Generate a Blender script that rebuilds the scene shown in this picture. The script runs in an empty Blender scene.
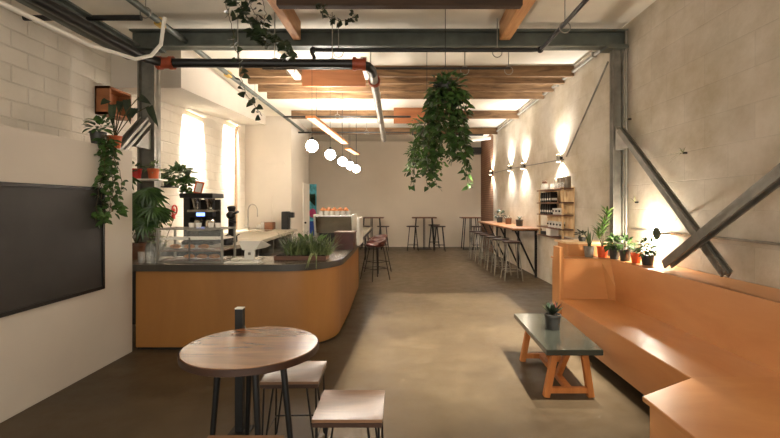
import bpy, bmesh, math, random
from mathutils import Vector, Matrix
S = bpy.context.scene
COL = S.collection
PI = math.pi
EYE = 1.55
CEIL = 3.84

# ------------------------------------------------------------------ materials
def lin(c):
    o = []
    for v in c[:3]:
        v = v / 255.0
        o.append(v / 12.92 if v <= .04045 else ((v + .055) / 1.055) ** 2.4)
    return (o[0], o[1], o[2], 1.0)

class NT:
    def __init__(self, name):
        self.m = bpy.data.materials.new(name)
        self.m.use_nodes = True
        self.t = self.m.node_tree
        self.b = self.t.nodes['Principled BSDF']
    def n(self, kind, **kw):
        nd = self.t.nodes.new(kind)
        for k, v in kw.items():
            if k.startswith('_'):
                setattr(nd, k[1:], v)
            else:
                nd.inputs[k.replace('_', ' ')].default_value = v
        return nd
    def l(self, a, ao, b, bi):
        self.t.links.new(a.outputs[ao], b.inputs[bi])
    def coords(self, scale=(1, 1, 1), plane=None):
        tc = self.n('ShaderNodeTexCoord')
        src, so = tc, 'Object'
        if plane:
            sep = self.n('ShaderNodeSeparateXYZ'); self.l(tc, 'Object', sep, 0)
            cmb = self.n('ShaderNodeCombineXYZ')
            self.l(sep, 'Y' if plane == 'x' else 'X', cmb, 'X')
            self.l(sep, 'Z', cmb, 'Y')
            src, so = cmb, 0
        mp = self.n('ShaderNodeMapping'); mp.inputs['Scale'].default_value = scale
        self.l(src, so, mp, 0)
        return mp
    def ramp(self, stops):
        r = self.n('ShaderNodeValToRGB')
        e = r.color_ramp.elements
        e[0].position, e[0].color = stops[0]
        e[1].position, e[1].color = stops[-1]
        for p, c in stops[1:-1]:
            x = e.new(p); x.color = c
        return r
    def bump(self, src, so, strength=.2, dist=.01):
        b = self.n('ShaderNodeBump', Strength=strength, Distance=dist)
        self.l(src, so, b, 'Height'); self.l(b, 0, self.b, 'Normal')

def plain(name, c, rough=.5, metal=0.0, var=.06, scale=12, bump=0.0):
    k = NT(name)
    mp = k.coords()
    nz = k.n('ShaderNodeTexNoise', Scale=scale, Detail=4.0); k.l(mp, 0, nz, 'Vector')
    a = lin([v * (1 - var) for v in c]); b = lin([min(255, v * (1 + var)) for v in c])
    r = k.ramp([(.3, a), (.7, b)]); k.l(nz, 'Fac', r, 0)
    k.l(r, 0, k.b, 'Base Color')
    k.b.inputs['Roughness'].default_value = rough
    k.b.inputs['Metallic'].default_value = metal
    if bump: k.bump(nz, 'Fac', bump)
    return k.m

def wood(name, c1, c2, axis='x', scale=6, rough=.45, stretch=9.0, bump=.06, spec=.5):
    k = NT(name)
    s = {'x': (1, stretch, stretch), 'y': (stretch, 1, stretch), 'z': (stretch, stretch, 1)}[axis]
    mp = k.coords(s)
    nz = k.n('ShaderNodeTexNoise', Scale=scale / 4.0, Detail=7.0, Roughness=.62, Distortion=.7); k.l(mp, 0, nz, 'Vector')
    r = k.ramp([(.32, lin(c1)), (.68, lin(c2))]); k.l(nz, 'Fac', r, 0)
    k.l(r, 0, k.b, 'Base Color')
    k.b.inputs['Roughness'].default_value = rough
    k.b.inputs['Specular IOR Level'].default_value = spec
    k.bump(nz, 'Fac', bump)
    return k.m

def masonry(name, c, plane, bw=.4, rh=.2, mortar=.007, dark=.9, bump=.5, stain=.10, rough=.8):
    k = NT(name)
    mp = k.coords(plane=plane)
    br = k.n('ShaderNodeTexBrick', Scale=1.0)
    br.inputs['Mortar Size'].default_value = mortar
    br.inputs['Mortar Smooth'].default_value = .6
    br.inputs['Brick Width'].default_value = bw
    br.inputs['Row Height'].default_value = rh
    br.inputs['Color1'].default_value = lin(c)
    br.inputs['Color2'].default_value = lin([v * .97 for v in c])
    br.inputs['Mortar'].default_value = lin([v * dark for v in c])
    k.l(mp, 0, br, 'Vector')
    nz = k.n('ShaderNodeTexNoise', Scale=1.3, Detail=8.0, Roughness=.65); k.l(mp, 0, nz, 'Vector')
    rp = k.ramp([(.33, (1 - stain, 1 - stain * 1.15, 1 - stain * 1.5, 1)), (.62, (1, 1, 1, 1))]); k.l(nz, 'Fac', rp, 0)
    mx = k.n('ShaderNodeMix', _data_type='RGBA', _blend_type='MULTIPLY')
    mx.inputs[0].default_value = 1.0
    k.t.links.new(br.outputs['Color'], mx.inputs[6]); k.t.links.new(rp.outputs[0], mx.inputs[7])
    k.t.links.new(mx.outputs[2], k.b.inputs['Base Color'])
    k.b.inputs['Roughness'].default_value = rough
    n2 = k.n('ShaderNodeTexNoise', Scale=14.0, Detail=6.0); k.l(mp, 0, n2, 'Vector')
    ma = k.n('ShaderNodeMath', _operation='MULTIPLY_ADD')
    k.l(br, 'Fac', ma, 0); ma.inputs[1].default_value = -1.0
    k.l(n2, 'Fac', ma, 2)
    k.bump(ma, 0, bump, .012)
    return k.m

def glow(name, c, strength):
    k = NT(name)
    k.b.inputs['Base Color'].default_value = lin(c)
    k.b.inputs['Emission Color'].default_value = lin(c)
    k.b.inputs['Emission Strength'].default_value = strength
    return k.m

def glass(name, c=(240, 245, 240), rough=.02, alpha=.10):
    k = NT(name)
    k.b.inputs['Base Color'].default_value = lin(c)
    k.b.inputs['Roughness'].default_value = rough
    k.b.inputs['Alpha'].default_value = alpha
    k.b.inputs['Specular IOR Level'].default_value = .8
    return k.m

def leafmat(name, a, b, rough=.4):
    k = NT(name)
    mp = k.coords()
    nz = k.n('ShaderNodeTexNoise', Scale=9.0, Detail=3.0); k.l(mp, 0, nz, 'Vector')
    r = k.ramp([(.35, lin(a)), (.65, lin(b))]); k.l(nz, 'Fac', r, 0)
    k.l(r, 0, k.b, 'Base Color')
    k.b.inputs['Roughness'].default_value = rough
    return k.m

def floor_mat():
    k = NT('polished_concrete_floor')
    mp = k.coords()
    n1 = k.n('ShaderNodeTexNoise', Scale=.8, Detail=9.0, Roughness=.62); k.l(mp, 0, n1, 'Vector')
    n2 = k.n('ShaderNodeTexNoise', Scale=5.0, Detail=8.0, Roughness=.7); k.l(mp, 0, n2, 'Vector')
    r1 = k.ramp([(.30, lin((68, 56, 42))), (.52, lin((85, 72, 54))), (.72, lin((100, 86, 66)))]); k.l(n1, 'Fac', r1, 0)
    r2 = k.ramp([(.30, (.78, .77, .74, 1)), (.55, (1, 1, 1, 1))]); k.l(n2, 'Fac', r2, 0)
    mx = k.n('ShaderNodeMix', _data_type='RGBA', _blend_type='MULTIPLY'); mx.inputs[0].default_value = .8
    k.t.links.new(r1.outputs[0], mx.inputs[6]); k.t.links.new(r2.outputs[0], mx.inputs[7])
    k.t.links.new(mx.outputs[2], k.b.inputs['Base Color'])
    rr = k.ramp([(.3, (.30, .30, .30, 1)), (.7, (.52, .52, .52, 1))]); k.l(n2, 'Fac', rr, 0)
    k.l(rr, 0, k.b, 'Roughness')
    k.b.inputs['Specular IOR Level'].default_value = .22
    k.bump(n2, 'Fac', .04, .01)
    return k.m

M = {}
M['floor'] = floor_mat()
M['wall_l'] = masonry('white_painted_rough_brick', (226, 219, 206), 'x', .42, .19, .012, .965, .7, .08)
M['wall_r'] = masonry('cream_painted_block', (214, 205, 190), 'x', .60, .30, .005, .95, .35, .3)
M['wall_b'] = plain('smooth_cream_plaster', (220, 210, 194), .75, var=.015, scale=1.2)
M['plaster'] = plain('white_plaster', (206, 198, 186), .75, var=.02, scale=1.5)
M['ceil'] = plain('white_ceiling_paint', (228, 222, 208), .8, var=.035, scale=1.6)
M['brick'] = masonry('bare_brick', (128, 92, 66), 'x', .21, .075, .010, 1.25, .8, .3)
M['beam'] = plain('grey_green_steel_paint', (88, 93, 86), .5, .2, .12, 5)
M['column'] = plain('bare_grey_steel', (118, 115, 106), .42, .35, .14, 7)
M['galv'] = plain('galvanised_steel', (150, 146, 136), .45, .45, .1, 9)
M['blackpipe'] = plain('black_pipe_paint', (26, 26, 25), .38, .1, .15, 9)
M['copper'] = plain('red_primer_coupling', (150, 66, 36), .5, .1, .12, 14)
M['black'] = plain('black_powder_coat', (9, 9, 9), .5, .0, .15, 15)
M['blackplastic'] = plain('black_plastic', (20, 20, 21), .35, 0, .1, 15)
M['timber'] = wood('orange_timber', (178, 126, 80), (212, 164, 114), 'y', 7, .6)
M['timber_x'] = wood('orange_timber_panel', (140, 84, 46), (164, 104, 62), 'x', 5, .55)
M['joist'] = wood('rough_brown_joist', (84, 62, 42), (150, 118, 84), 'x', 6, .85, 7, .4)
M['darkjoist'] = wood('dark_brown_timber', (46, 32, 22), (74, 54, 38), 'x', 6, .8, 7, .3)
M['ply'] = wood('bench_plywood', (192, 128, 74), (210, 150, 94), 'y', 3, .33, 3, .02)
M['ply_x'] = wood('bench_plywood_cross', (188, 124, 70), (206, 146, 90), 'x', 3, .36, 3, .02)
M['ply_c'] = wood('counter_plywood', (146, 98, 46), (162, 112, 56), 'z', 2, .42, 3, .02)
M['walnut'] = wood('round_table_wood', (98, 60, 32), (150, 100, 58), 'x', 7, .26, 6, .03)
M['seatwood'] = wood('stool_seat_wood', (100, 72, 50), (138, 104, 78), 'x', 7, .30, 5, .03)
M['darkedge'] = wood('dark_wood_edge', (42, 25, 16), (66, 41, 26), 'x', 7, .45, 5, .03)
M['brownwood'] = wood('brown_wood', (86, 52, 32), (122, 78, 48), 'x', 7, .45, 5, .03)
M['barwood'] = wood('bar_top_wood', (132, 86, 50), (170, 116, 70), 'y', 7, .4, 7, .03)
M['shelfwood'] = wood('lamplit_slat_wood', (232, 194, 140), (244, 214, 168), 'z', 7, .5, 8, .03)  # base colour lightened to stand for lamplight on the slats
M['legwood'] = wood('table_leg_wood', (170, 98, 44), (204, 132, 70), 'z', 6, .45, 6, .03)
M['ctop'] = plain('dark_concrete_top', (44, 45, 38), .16, 0, .12, 6)
M['countertop'] = plain('grey_concrete_counter', (112, 106, 92), .26, 0, .12, 5)
M['counteredge'] = plain('dark_counter_edge', (52, 48, 40), .4, 0, .12, 6)
M['worktop'] = plain('pale_worktop', (150, 142, 124), .3, 0, .05, 6)
M['cabinet'] = plain('dark_cabinet', (46, 42, 36), .5, 0, .1, 6)
M['chrome'] = plain('brushed_chrome', (196, 192, 184), .22, 1.0, .05, 12)
M['white'] = plain('white_enamel', (232, 228, 218), .35, 0, .02, 8)
M['ceramic'] = plain('white_ceramic', (238, 234, 226), .2, 0, .02, 8)
M['caramel'] = plain('caramel_ceramic', (190, 122, 70), .3, 0, .06, 12)
M['terracotta'] = plain('terracotta', (196, 96, 54), .75, 0, .08, 14)
M['orangepot'] = plain('bright_terracotta', (220, 92, 44), .6, 0, .06, 14)
M['greypot'] = plain('grey_pot', (126, 120, 108), .6, 0, .1, 14)
M['darkpot'] = plain('charcoal_pot', (48, 48, 44), .5, 0, .12, 14)
M['soil'] = plain('potting_soil', (46, 34, 24), .95, 0, .25, 60, .3)
M['leaf'] = leafmat('ivy_leaf', (34, 58, 26), (72, 104, 46))
M['leafb'] = leafmat('bright_leaf', (58, 96, 36), (104, 142, 62))
M['leafd'] = leafmat('dark_leaf', (24, 34, 22), (50, 64, 40), .35)
M['leafg'] = leafmat('grey_green_leaf', (86, 106, 62), (150, 164, 108), .6)
M['airleaf'] = leafmat('air_plant_leaf', (84, 90, 54), (128, 128, 80), .7)
M['conduit'] = plain('tan_painted_conduit', (150, 122, 92), .5, .1, .08, 9)
M['stem'] = plain('plant_stem', (70, 62, 36), .7, 0, .1, 20)
M['glass'] = glass('clear_glass')
M['globe'] = glow('lit_opal_globe', (255, 240, 224), 58.0)
M['diffuser'] = glow('lit_strip_diffuser', (255, 196, 146), 1.6)
M['lampface'] = glow('lit_lamp_lens', (255, 232, 200), 20.0)
M['screen'] = glow('lit_blue_display', (120, 160, 255), 1.6)
M['board'] = plain('charcoal_board', (44, 42, 40), .6, 0, .1, 4)
M['red'] = plain('red_enamel', (190, 40, 32), .4, 0, .05, 8)
M['yellow'] = plain('yellow_label', (214, 176, 84), .5, 0, .05, 8)
M['paper'] = plain('white_paper', (236, 232, 222), .7, 0, .02, 8)
M['redseat'] = plain('oxblood_leather', (74, 32, 24), .4, 0, .12, 9)
M['teal'] = plain('teal_print', (96, 186, 208), .6, 0, .25, 7)
M['pink'] = plain('pink_print', (206, 74, 128), .6, 0, .1, 9)
M['blue'] = plain('blue_print', (40, 82, 176), .6, 0, .1, 9)
M['greenprint'] = plain('dark_green_print', (34, 64, 46), .6, 0, .2, 9)
M['pastry'] = plain('baked_pastry', (188, 122, 62), .6, 0, .2, 30, .2)
M['bag'] = plain('black_foil_bag', (24, 23, 22), .35, .1, .1, 20)
M['kraft'] = plain('grey_brown_cup', (120, 108, 92), .5, 0, .08, 20)

# ------------------------------------------------------------------ mesh builder
class MB:
    def __init__(self):
        self.bm = bmesh.new()
    def _tag(self, verts):
        return verts
    def box(self, x0, x1, y0, y1, z0, z1, bev=0.0, mat=None):
        b2 = bmesh.new()
        bmesh.ops.create_cube(b2, size=1.0)
        for v in b2.verts:
            v.co = Vector((x0 + (v.co.x + .5) * (x1 - x0), y0 + (v.co.y + .5) * (y1 - y0), z0 + (v.co.z + .5) * (z1 - z0)))
        if bev: bmesh.ops.bevel(b2, geom=list(b2.edges), offset=bev, segments=2, affect='EDGES', clamp_overlap=True)
        if mat is not None: bmesh.ops.transform(b2, matrix=mat, verts=b2.verts)
        self.join(b2)
        return self
    def join(self, b2):
        me = bpy.data.meshes.new('tmp'); b2.to_mesh(me); b2.free()
        self.bm.from_mesh(me); bpy.data.meshes.remove(me)
    def bar(self, a, b, w, h, bev=0.0, up=(0, 0, 1)):
        """rectangular bar from a to b, w sideways, h along up"""
        a, b = Vector(a), Vector(b)
        d = (b - a); L = d.length; d.normalize()
        u = Vector(up)
        s = d.cross(u)
        if s.length < 1e-4: s = d.cross(Vector((0, 1, 0)))
        s.normalize(); u = s.cross(d)
        m = Matrix((( *s, 0), (*d, 0), (*u, 0), (0, 0, 0, 1))).transposed()
        m = Matrix.Translation(a) @ m
        return self.box(-w / 2, w / 2, 0, L, -h / 2, h / 2, bev, m)
    def cyl(self, a, b, r0, r1=None, seg=12, cap=True):
        return self.tube([a, b], [r0, r0 if r1 is None else r1], seg, cap)
    def tube(self, pts, r, seg=10, cap=True):
        pts = [Vector(p) for p in pts]
        if not isinstance(r, (list, tuple)): r = [r] * len(pts)
        rings = []
        ref = None
        for i, p in enumerate(pts):
            if i == 0: t = pts[1] - p
            elif i == len(pts) - 1: t = p - pts[i - 1]
            else: t = (pts[i + 1] - p).normalized() + (p - pts[i - 1]).normalized()
            if t.length < 1e-9: t = Vector((0, 0, 1))
            t.normalize()
            if ref is None:
                ref = Vector((1, 0, 0)) if abs(t.x) < .9 else Vector((0, 1, 0))
            s = (ref - t * ref.dot(t))
            if s.length < 1e-5:
                ref = Vector((0, 1, 0)); s = (ref - t * ref.dot(t))
            s.normalize(); u = t.cross(s); ref = s
            rings.append([self.bm.verts.new(p + (s * math.cos(2 * PI * k / seg) + u * math.sin(2 * PI * k / seg)) * r[i]) for k in range(seg)])
        for i in range(len(rings) - 1):
            for k in range(seg):
                self.bm.faces.new((rings[i][k], rings[i][(k + 1) % seg], rings[i + 1][(k + 1) % seg], rings[i + 1][k]))
        if cap:
            self.bm.faces.new(list(reversed(rings[0]))); self.bm.faces.new(rings[-1])
        return self
    def lathe(self, prof, c=(0, 0, 0), seg=24, cap=True):
        c = Vector(c)
        rings = [[self.bm.verts.new(c + Vector((r * math.cos(2 * PI * k / seg), r * math.sin(2 * PI * k / seg), z))) for k in range(seg)] for r, z in prof]
        for i in range(len(rings) - 1):
            for k in range(seg):
                self.bm.faces.new((rings[i][k], rings[i][(k + 1) % seg], rings[i + 1][(k + 1) % seg], rings[i + 1][k]))
        if cap:
            self.bm.faces.new(list(reversed(rings[0]))); self.bm.faces.new(rings[-1])
        return self
    def ball(self, c, r, sx=1, sy=1, sz=1, seg=20):
        b2 = bmesh.new()
        bmesh.ops.create_uvsphere(b2, u_segments=seg, v_segments=seg // 2 + 2, radius=r)
        for v in b2.verts: v.co = Vector((v.co.x * sx, v.co.y * sy, v.co.z * sz)) + Vector(c)
        self.join(b2); return self
    def prism(self, poly, z0, z1, bev=0.0):
        b2 = bmesh.new()
        lo = [b2.verts.new((x, y, z0)) for x, y in poly]
        hi = [b2.verts.new((x, y, z1)) for x, y in poly]
        n = len(poly)
        b2.faces.new(list(reversed(lo))); b2.faces.new(hi)
        for i in range(n): b2.faces.new((lo[i], lo[(i + 1) % n], hi[(i + 1) % n], hi[i]))
        bmesh.ops.recalc_face_normals(b2, faces=b2.faces)
        if bev: bmesh.ops.bevel(b2, geom=[e for e in b2.edges if abs(e.verts[0].co.z - e.verts[1].co.z) < 1e-6], offset=bev, segments=2, affect='EDGES')
        self.join(b2); return self
    def hull(self, pts):
        """convex solid over points"""
        b2 = bmesh.new()
        for p in pts: b2.verts.new(p)
        r = bmesh.ops.convex_hull(b2, input=b2.verts)
        loose = [v for v in b2.verts if not v.link_faces]
        if loose: bmesh.ops.delete(b2, geom=loose, context='VERTS')
        bmesh.ops.recalc_face_normals(b2, faces=b2.faces)
        self.join(b2); return self
    def leaf(self, p, d, L, W, up=(0, 0, 1), bend=.25, heart=False):
        p, d = Vector(p), Vector(d).normalized()
        up = Vector(up)
        s = d.cross(up)
        if s.length < 1e-3: s = d.cross(Vector((1, 0, 0)))
        s.normalize(); n = s.cross(d).normalized()
        def q(t, w, z): return self.bm.verts.new(p + d * (t * L) + s * (w * W) + n * (z * L))
        ws = [.36, .5, .33] if not heart else [.5, .46, .25]
        ts = [.16, .42, .74] if not heart else [.04, .38, .72]
        base = q(0 if not heart else .1, 0, 0); mids = [q(t, 0, -bend * t * t) for t in ts]; tip = q(1, 0, -bend)
        lf = [q(t, -w, -bend * t * t + .10 * w) for t, w in zip(ts, ws)]
        rt = [q(t, w, -bend * t * t + .10 * w) for t, w in zip(ts, ws)]
        f = self.bm.faces.new
        f((base, lf[0], mids[0])); f((base, mids[0], rt[0]))
        for i in range(2):
            f((mids[i], lf[i], lf[i + 1], mids[i + 1])); f((mids[i], mids[i + 1], rt[i + 1], rt[i]))
        f((mids[2], lf[2], tip)); f((mids[2], tip, rt[2]))
        return self
    def blade(self, p, d, L, W, droop=.5, seg=5):
        p, d = Vector(p), Vector(d).normalized()
        s = d.cross(Vector((0, 0, 1)))
        if s.length < 1e-3: s = Vector((1, 0, 0))
        s.normalize()
        prev = None
        for i in range(seg + 1):
            t = i / seg
            c = p + d * (L * t) + Vector((0, 0, -droop * L * t * t))
            w = W * .5 * (.55 + .9 * t - 1.42 * t * t) if t < 1 else .0006
            a, b = self.bm.verts.new(c - s * w), self.bm.verts.new(c + s * w)
            if prev: self.bm.faces.new((prev[0], prev[1], b, a))
            prev = (a, b)
        return self
    def build(self, name, mat, parent=None, smooth=False, world=True, fix=True):
        if fix: bmesh.ops.recalc_face_normals(self.bm, faces=self.bm.faces)
        if parent is not None and world:
            o = parent
            off = Vector((0, 0, 0))
            while o is not None:
                off += o.location; o = o.parent
            for v in self.bm.verts: v.co -= off
        me = bpy.data.meshes.new(name)
        self.bm.to_mesh(me); self.bm.free()
        me.materials.append(mat)
        if smooth:
            for p in me.polygons: p.use_smooth = True
            try: me.set_sharp_from_angle(angle=math.radians(38))
            except Exception: pass
        o = bpy.data.objects.new(name, me); COL.objects.link(o)
        if parent is not None: o.parent = parent
        return o

def thing(name, label, cat, loc=(0, 0, 0), group=None, rz=0.0):
    o = bpy.data.objects.new(name, None); COL.objects.link(o)
    o.empty_display_size = .05
    o.location = loc; o.rotation_euler = (0, 0, rz)
    return tag(o, label, cat, group)
def tag(o, label, cat, group=None):
    o['label'] = label; o['category'] = cat
    if group: o['group'] = group
    return o
def structure(o):
    o['kind'] = 'structure'; return o
def dup(root, loc, label=None, rz=None, group=None):
    r = root.copy(); COL.objects.link(r); r.location = loc
    if rz is not None: r.rotation_euler = (0, 0, rz)
    if label: r['label'] = label
    if group: r['group'] = group
    for ch in list(root.children):
        c = ch.copy(); COL.objects.link(c); c.parent = r
        for g in list(ch.children):
            d = g.copy(); COL.objects.link(d); d.parent = c
    return r
def lamp(name, kind, loc, power, color=(1, .80, .58), parent=None, **kw):
    l = bpy.data.lights.new(name, kind); l.energy = power; l.color = color
    for k, v in kw.items(): setattr(l, k, v)
    o = bpy.data.objects.new(name, l); COL.objects.link(o); o.location = loc
    if parent is not None:
        o.parent = parent; o.location = Vector(loc) - parent.location
    return o
def aim(o, d):
    o.rotation_euler = Vector(d).to_track_quat('-Z', 'Y').to_euler()

rnd = random.Random(7)

# ------------------------------------------------------------------ camera
cam = bpy.data.cameras.new('camera'); co = bpy.data.objects.new('camera', cam); COL.objects.link(co)
co.location = (0, 0, EYE); co.rotation_euler = (PI / 2, 0, 0)
cam.sensor_width = 36; cam.lens = 36 * 435 / 780.0
cam.shift_x = -12 / 780.0; cam.shift_y = -14 / 780.0
cam.clip_start = .05
S.camera = co

# ------------------------------------------------------------------ room shell
XR, XL, YB, YN = 2.92, -4.15, 16.1, -1.6
structure(MB().box(XL - .2, XR + .2, YN, YB + .2, -.12, 0).build('floor', M['floor']))
structure(MB().box(XL - .2, XR + .2, YN, YB + .2, CEIL + .06, CEIL + .2).build('ceiling', M['ceil']))
structure(MB().box(XL - .2, XL, YN, YB + .2, 0, CEIL + .06).build('wall_left', M['wall_l']))
structure(MB().box(XR, XR + .2, YN, 13.9, 0, CEIL + .06).build('wall_right', M['wall_r']))
structure(MB().box(XR, XR + .2, 13.9, YB + .2, 0, CEIL + .06).build('wall_right_brick', M['brick']))
structure(MB().box(XL, XR, YB, YB + .2, 0, CEIL + .06).build('wall_back', M['wall_b']))
# store-room block in the far corner, soffit over the back bar, low partition by the counter
structure(MB().box(XL, -2.93, 11.5, 13.7, 0, CEIL + .06).build('wall_storeroom', M['plaster']))
structure(MB().hull([(XL, 6.2, 3.22), (-3.15, 6.2, 3.22), (XL, 6.2, CEIL + .06), (-3.15, 6.2, CEIL + .06),
                     (XL, 11.5, 3.66), (-3.6, 11.5, 3.66), (XL, 11.5, CEIL + .06), (-3.6, 11.5, CEIL + .06)]).build('wall_soffit', M['plaster']))
structure(MB().box(-2.99, -2.85, YN, 4.6, 0, 2.12, .004).build('wall_partition', M['plaster']))
# door on the side of the store-room
d = MB().box(-2.93, -2.905, 12.84, 12.92, 0, 2.12).box(-2.93, -2.905, 13.58, 13.66, 0, 2.12).box(-2.93, -2.905, 12.84, 13.66, 2.12, 2.20).build('door_1', M['white'])
structure(d)
dl0 = MB().box(-2.93, -2.915, 12.92, 13.58, .01, 2.12).build('door_leaf', M['white'], d)
MB().ball((-2.885, 13.0, 1.02), .03).cyl((-2.93, 13.0, 1.02), (-2.885, 13.0, 1.02), .012).build('door_knob', M['black'], dl0, True)
# hatch and cover strip on the store-room face
structure(MB().box(-3.72, -3.42, 11.475, 11.5, .95, 1.80, .004).build('door_2', M['plaster']))
structure(MB().box(-3.72, -3.1, 11.48, 11.5, 2.66, 2.70).box(-3.72, -3.1, 11.485, 11.5, 2.58, 2.60).build('trim_1', M['plaster']))
structure(MB().box(XL, XR, YB - .02, YB, 0, .09).build('baseboard_back', M['wall_b']))

# ------------------------------------------------------------------ steel frame
def ibeam(mb, a, b, w, h, t=.022):
    a, b = Vector(a), Vector(b)
    mb.bar(a, b, t, h)
    mb.bar(a + Vector((0, 0, h / 2 - t / 2)), b + Vector((0, 0, h / 2 - t / 2)), w, t)
    mb.bar(a - Vector((0, 0, h / 2 - t / 2)), b - Vector((0, 0, h / 2 - t / 2)), w, t)
    return mb
t = thing('steel_beam', 'grey green steel I-beam spanning the room wall to wall under the ceiling', 'beam', (0, 5.66, 3.6))
ibeam(MB(), (-3.5, 5.66, 3.70), (2.90, 5.66, 3.70), .17, .22).build('beam_body', M['beam'], t)
MB().box(2.62, 2.90, 5.56, 5.76, 3.56, 3.59).box(-3.45, -3.12, 5.56, 5.76, 3.56, 3.59).build('bearing_plate', M['beam'], t)
t = thing('steel_beam', 'dark steel beam running lengthwise above the low white partition', 'beam', (-3.42, 3.2, 3.4))
ibeam(MB(), (-3.42, .6, 3.50), (-3.42, 5.55, 3.50), .16, .2).build('beam_body', M['beam'], t)

def hcol(mb, x0, x1, y0, y1, z1):
    mb.box(x0, x0 + .018, y0, y1, 0, z1).box(x1 - .018, x1, y0, y1, 0, z1)
    mb.box(x0, x1, (y0 + y1) / 2 - .01, (y0 + y1) / 2 + .01, 0, z1)
    return mb
t = thing('steel_column', 'bare grey steel column against the block wall behind the plywood bench', 'column', (2.765, 5.66, 0))
hcol(MB(), 2.72, 2.86, 5.60, 5.70, 3.555).build('column_body', M['column'], t)
MB().box(2.66, 2.905, 5.59, 5.74, 0, .02).build('base_plate', M['column'], t)
MB().hull([(2.74, 5.585, 2.56), (2.79, 5.585, 2.56), (2.74, 5.585, 2.25), (2.79, 5.585, 2.25), (2.74, 5.28, 2.25), (2.79, 5.28, 2.25)]).build('gusset_plate', M['galv'], t)
t = thing('steel_column', 'grey steel column behind the low partition near the wall of hanging pots', 'column', (-3.29, 5.66, 0))
hcol(MB(), -3.4, -3.18, 5.585, 5.735, 3.555).build('column_body', M['column'], t)
MB().box(-3.42, -3.15, 5.58, 5.74, 0, .02).build('base_plate', M['column'], t)
MB().hull([(-3.27, 5.585, 2.54), (-3.22, 5.585, 2.54), (-3.27, 5.585, 2.26), (-3.22, 5.585, 2.26), (-3.27, 5.26, 2.26), (-3.22, 5.26, 2.26)]).build('gusset_plate', M['column'], t)
def channel(mb, a, b, w, h):
    mb.bar(a, b, w, h * .25)
    a, b = Vector(a), Vector(b)
    for s in (-1, 1):
        mb.bar(a + Vector((s * (w / 2 - .008), 0, 0)), b + Vector((s * (w / 2 - .008), 0, 0)), .016, h)
    return mb
t = thing('steel_brace', 'grey steel brace sloping down from the bench column gusset', 'brace', (2.765, 5.5, 2.4))
channel(MB(), (2.765, 5.50, 2.50), (2.765, 3.70, .96), .07, .075).build('brace_body', M['column'], t)
t = thing('steel_brace', 'grey steel brace rising from the bench ledge towards the front of the room', 'brace', (2.655, 4.36, .9))
channel(MB(), (2.655, 4.36, .955), (2.655, 2.35, 2.2), .085, .085).build('brace_body', M['column'], t)
t = thing('steel_brace', 'grey steel brace behind the pots on top of the low partition', 'brace', (-3.245, 5.4, 2.5))
channel(MB(), (-3.245, 5.50, 2.62), (-3.245, 3.2, .62), .1, .1).build('brace_body', M['column'], t)
tag(MB().tube([(2.88, 6.08, 3.55), (2.88, 7.62, 2.40)], .014, 8).build('tie_rod', M['column'], None, True), 'thin brown steel tie rod slanting down the block wall past the bottle shelf', 'rod')

# ------------------------------------------------------------------ timbers under the ceiling
for (xa, xb, lab) in ((-1.395, -1.295, 'orange ceiling timber beside the hanging ivy, butting the steel beam'), (1.245, 1.385, 'orange ceiling timber on the bench side of the room, butting the steel beam')):
    tag(MB().box(xa, xb, 1.0, 5.57, 3.66, CEIL + .06, .006).build('ceiling_timber', M['timber']), lab, 'timber')
tag(MB().box(-1.29, 1.24, 4.46, 4.56, 3.60, CEIL + .06, .006).build('ceiling_timber', M['darkjoist']), 'dark brown crosswise timber between the two orange ceiling timbers', 'timber')
jl = 'rough brown crosswise ceiling joist in the group before the middle of the room'
for y in (7.33, 7.76, 8.30, 8.85):
    tag(MB().box(-2.75, XR - .02, y, y + .07, 3.72, CEIL + .06, .004).build('ceiling_joist', M['joist']), jl, 'joist', 'exposed joists over the counter')
tag(MB().box(-2.75, XR - .02, 10.8, 10.87, 3.70, CEIL + .06, .004).build('ceiling_joist', M['joist']), 'single brown crosswise ceiling joist beyond the joist group, over the globe lamps', 'joist')
tag(MB().box(-2.75, XR - .02, 13.2, 13.27, 3.70, CEIL + .06, .004).build('ceiling_joist', M['joist']), 'brown crosswise ceiling joist far back, before the end wall', 'joist')
tag(MB().box(-1.66, -.60, 7.22, 7.26, 3.52, 3.90, .004).build('timber_panel', M['timber_x']), 'orange timber board hung under the joists above the globe lamps', 'board')
tag(MB().box(-.2, .85, 10.5, 10.54, 3.52, 3.90, .004).build('timber_panel', M['timber_x']), 'orange timber board under the far joist behind the hanging plants', 'board')
for x, lab in ((-1.72, 'white painted ceiling strip at the wall end of the orange timber board'), (-.56, 'white painted ceiling strip at the pipe end of the orange timber board')):
    tag(MB().box(x - .05, x + .05, 6.3, 7.20, 3.62, 3.70, .004).build('ceiling_strip', M['white']), lab, 'strip')

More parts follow.
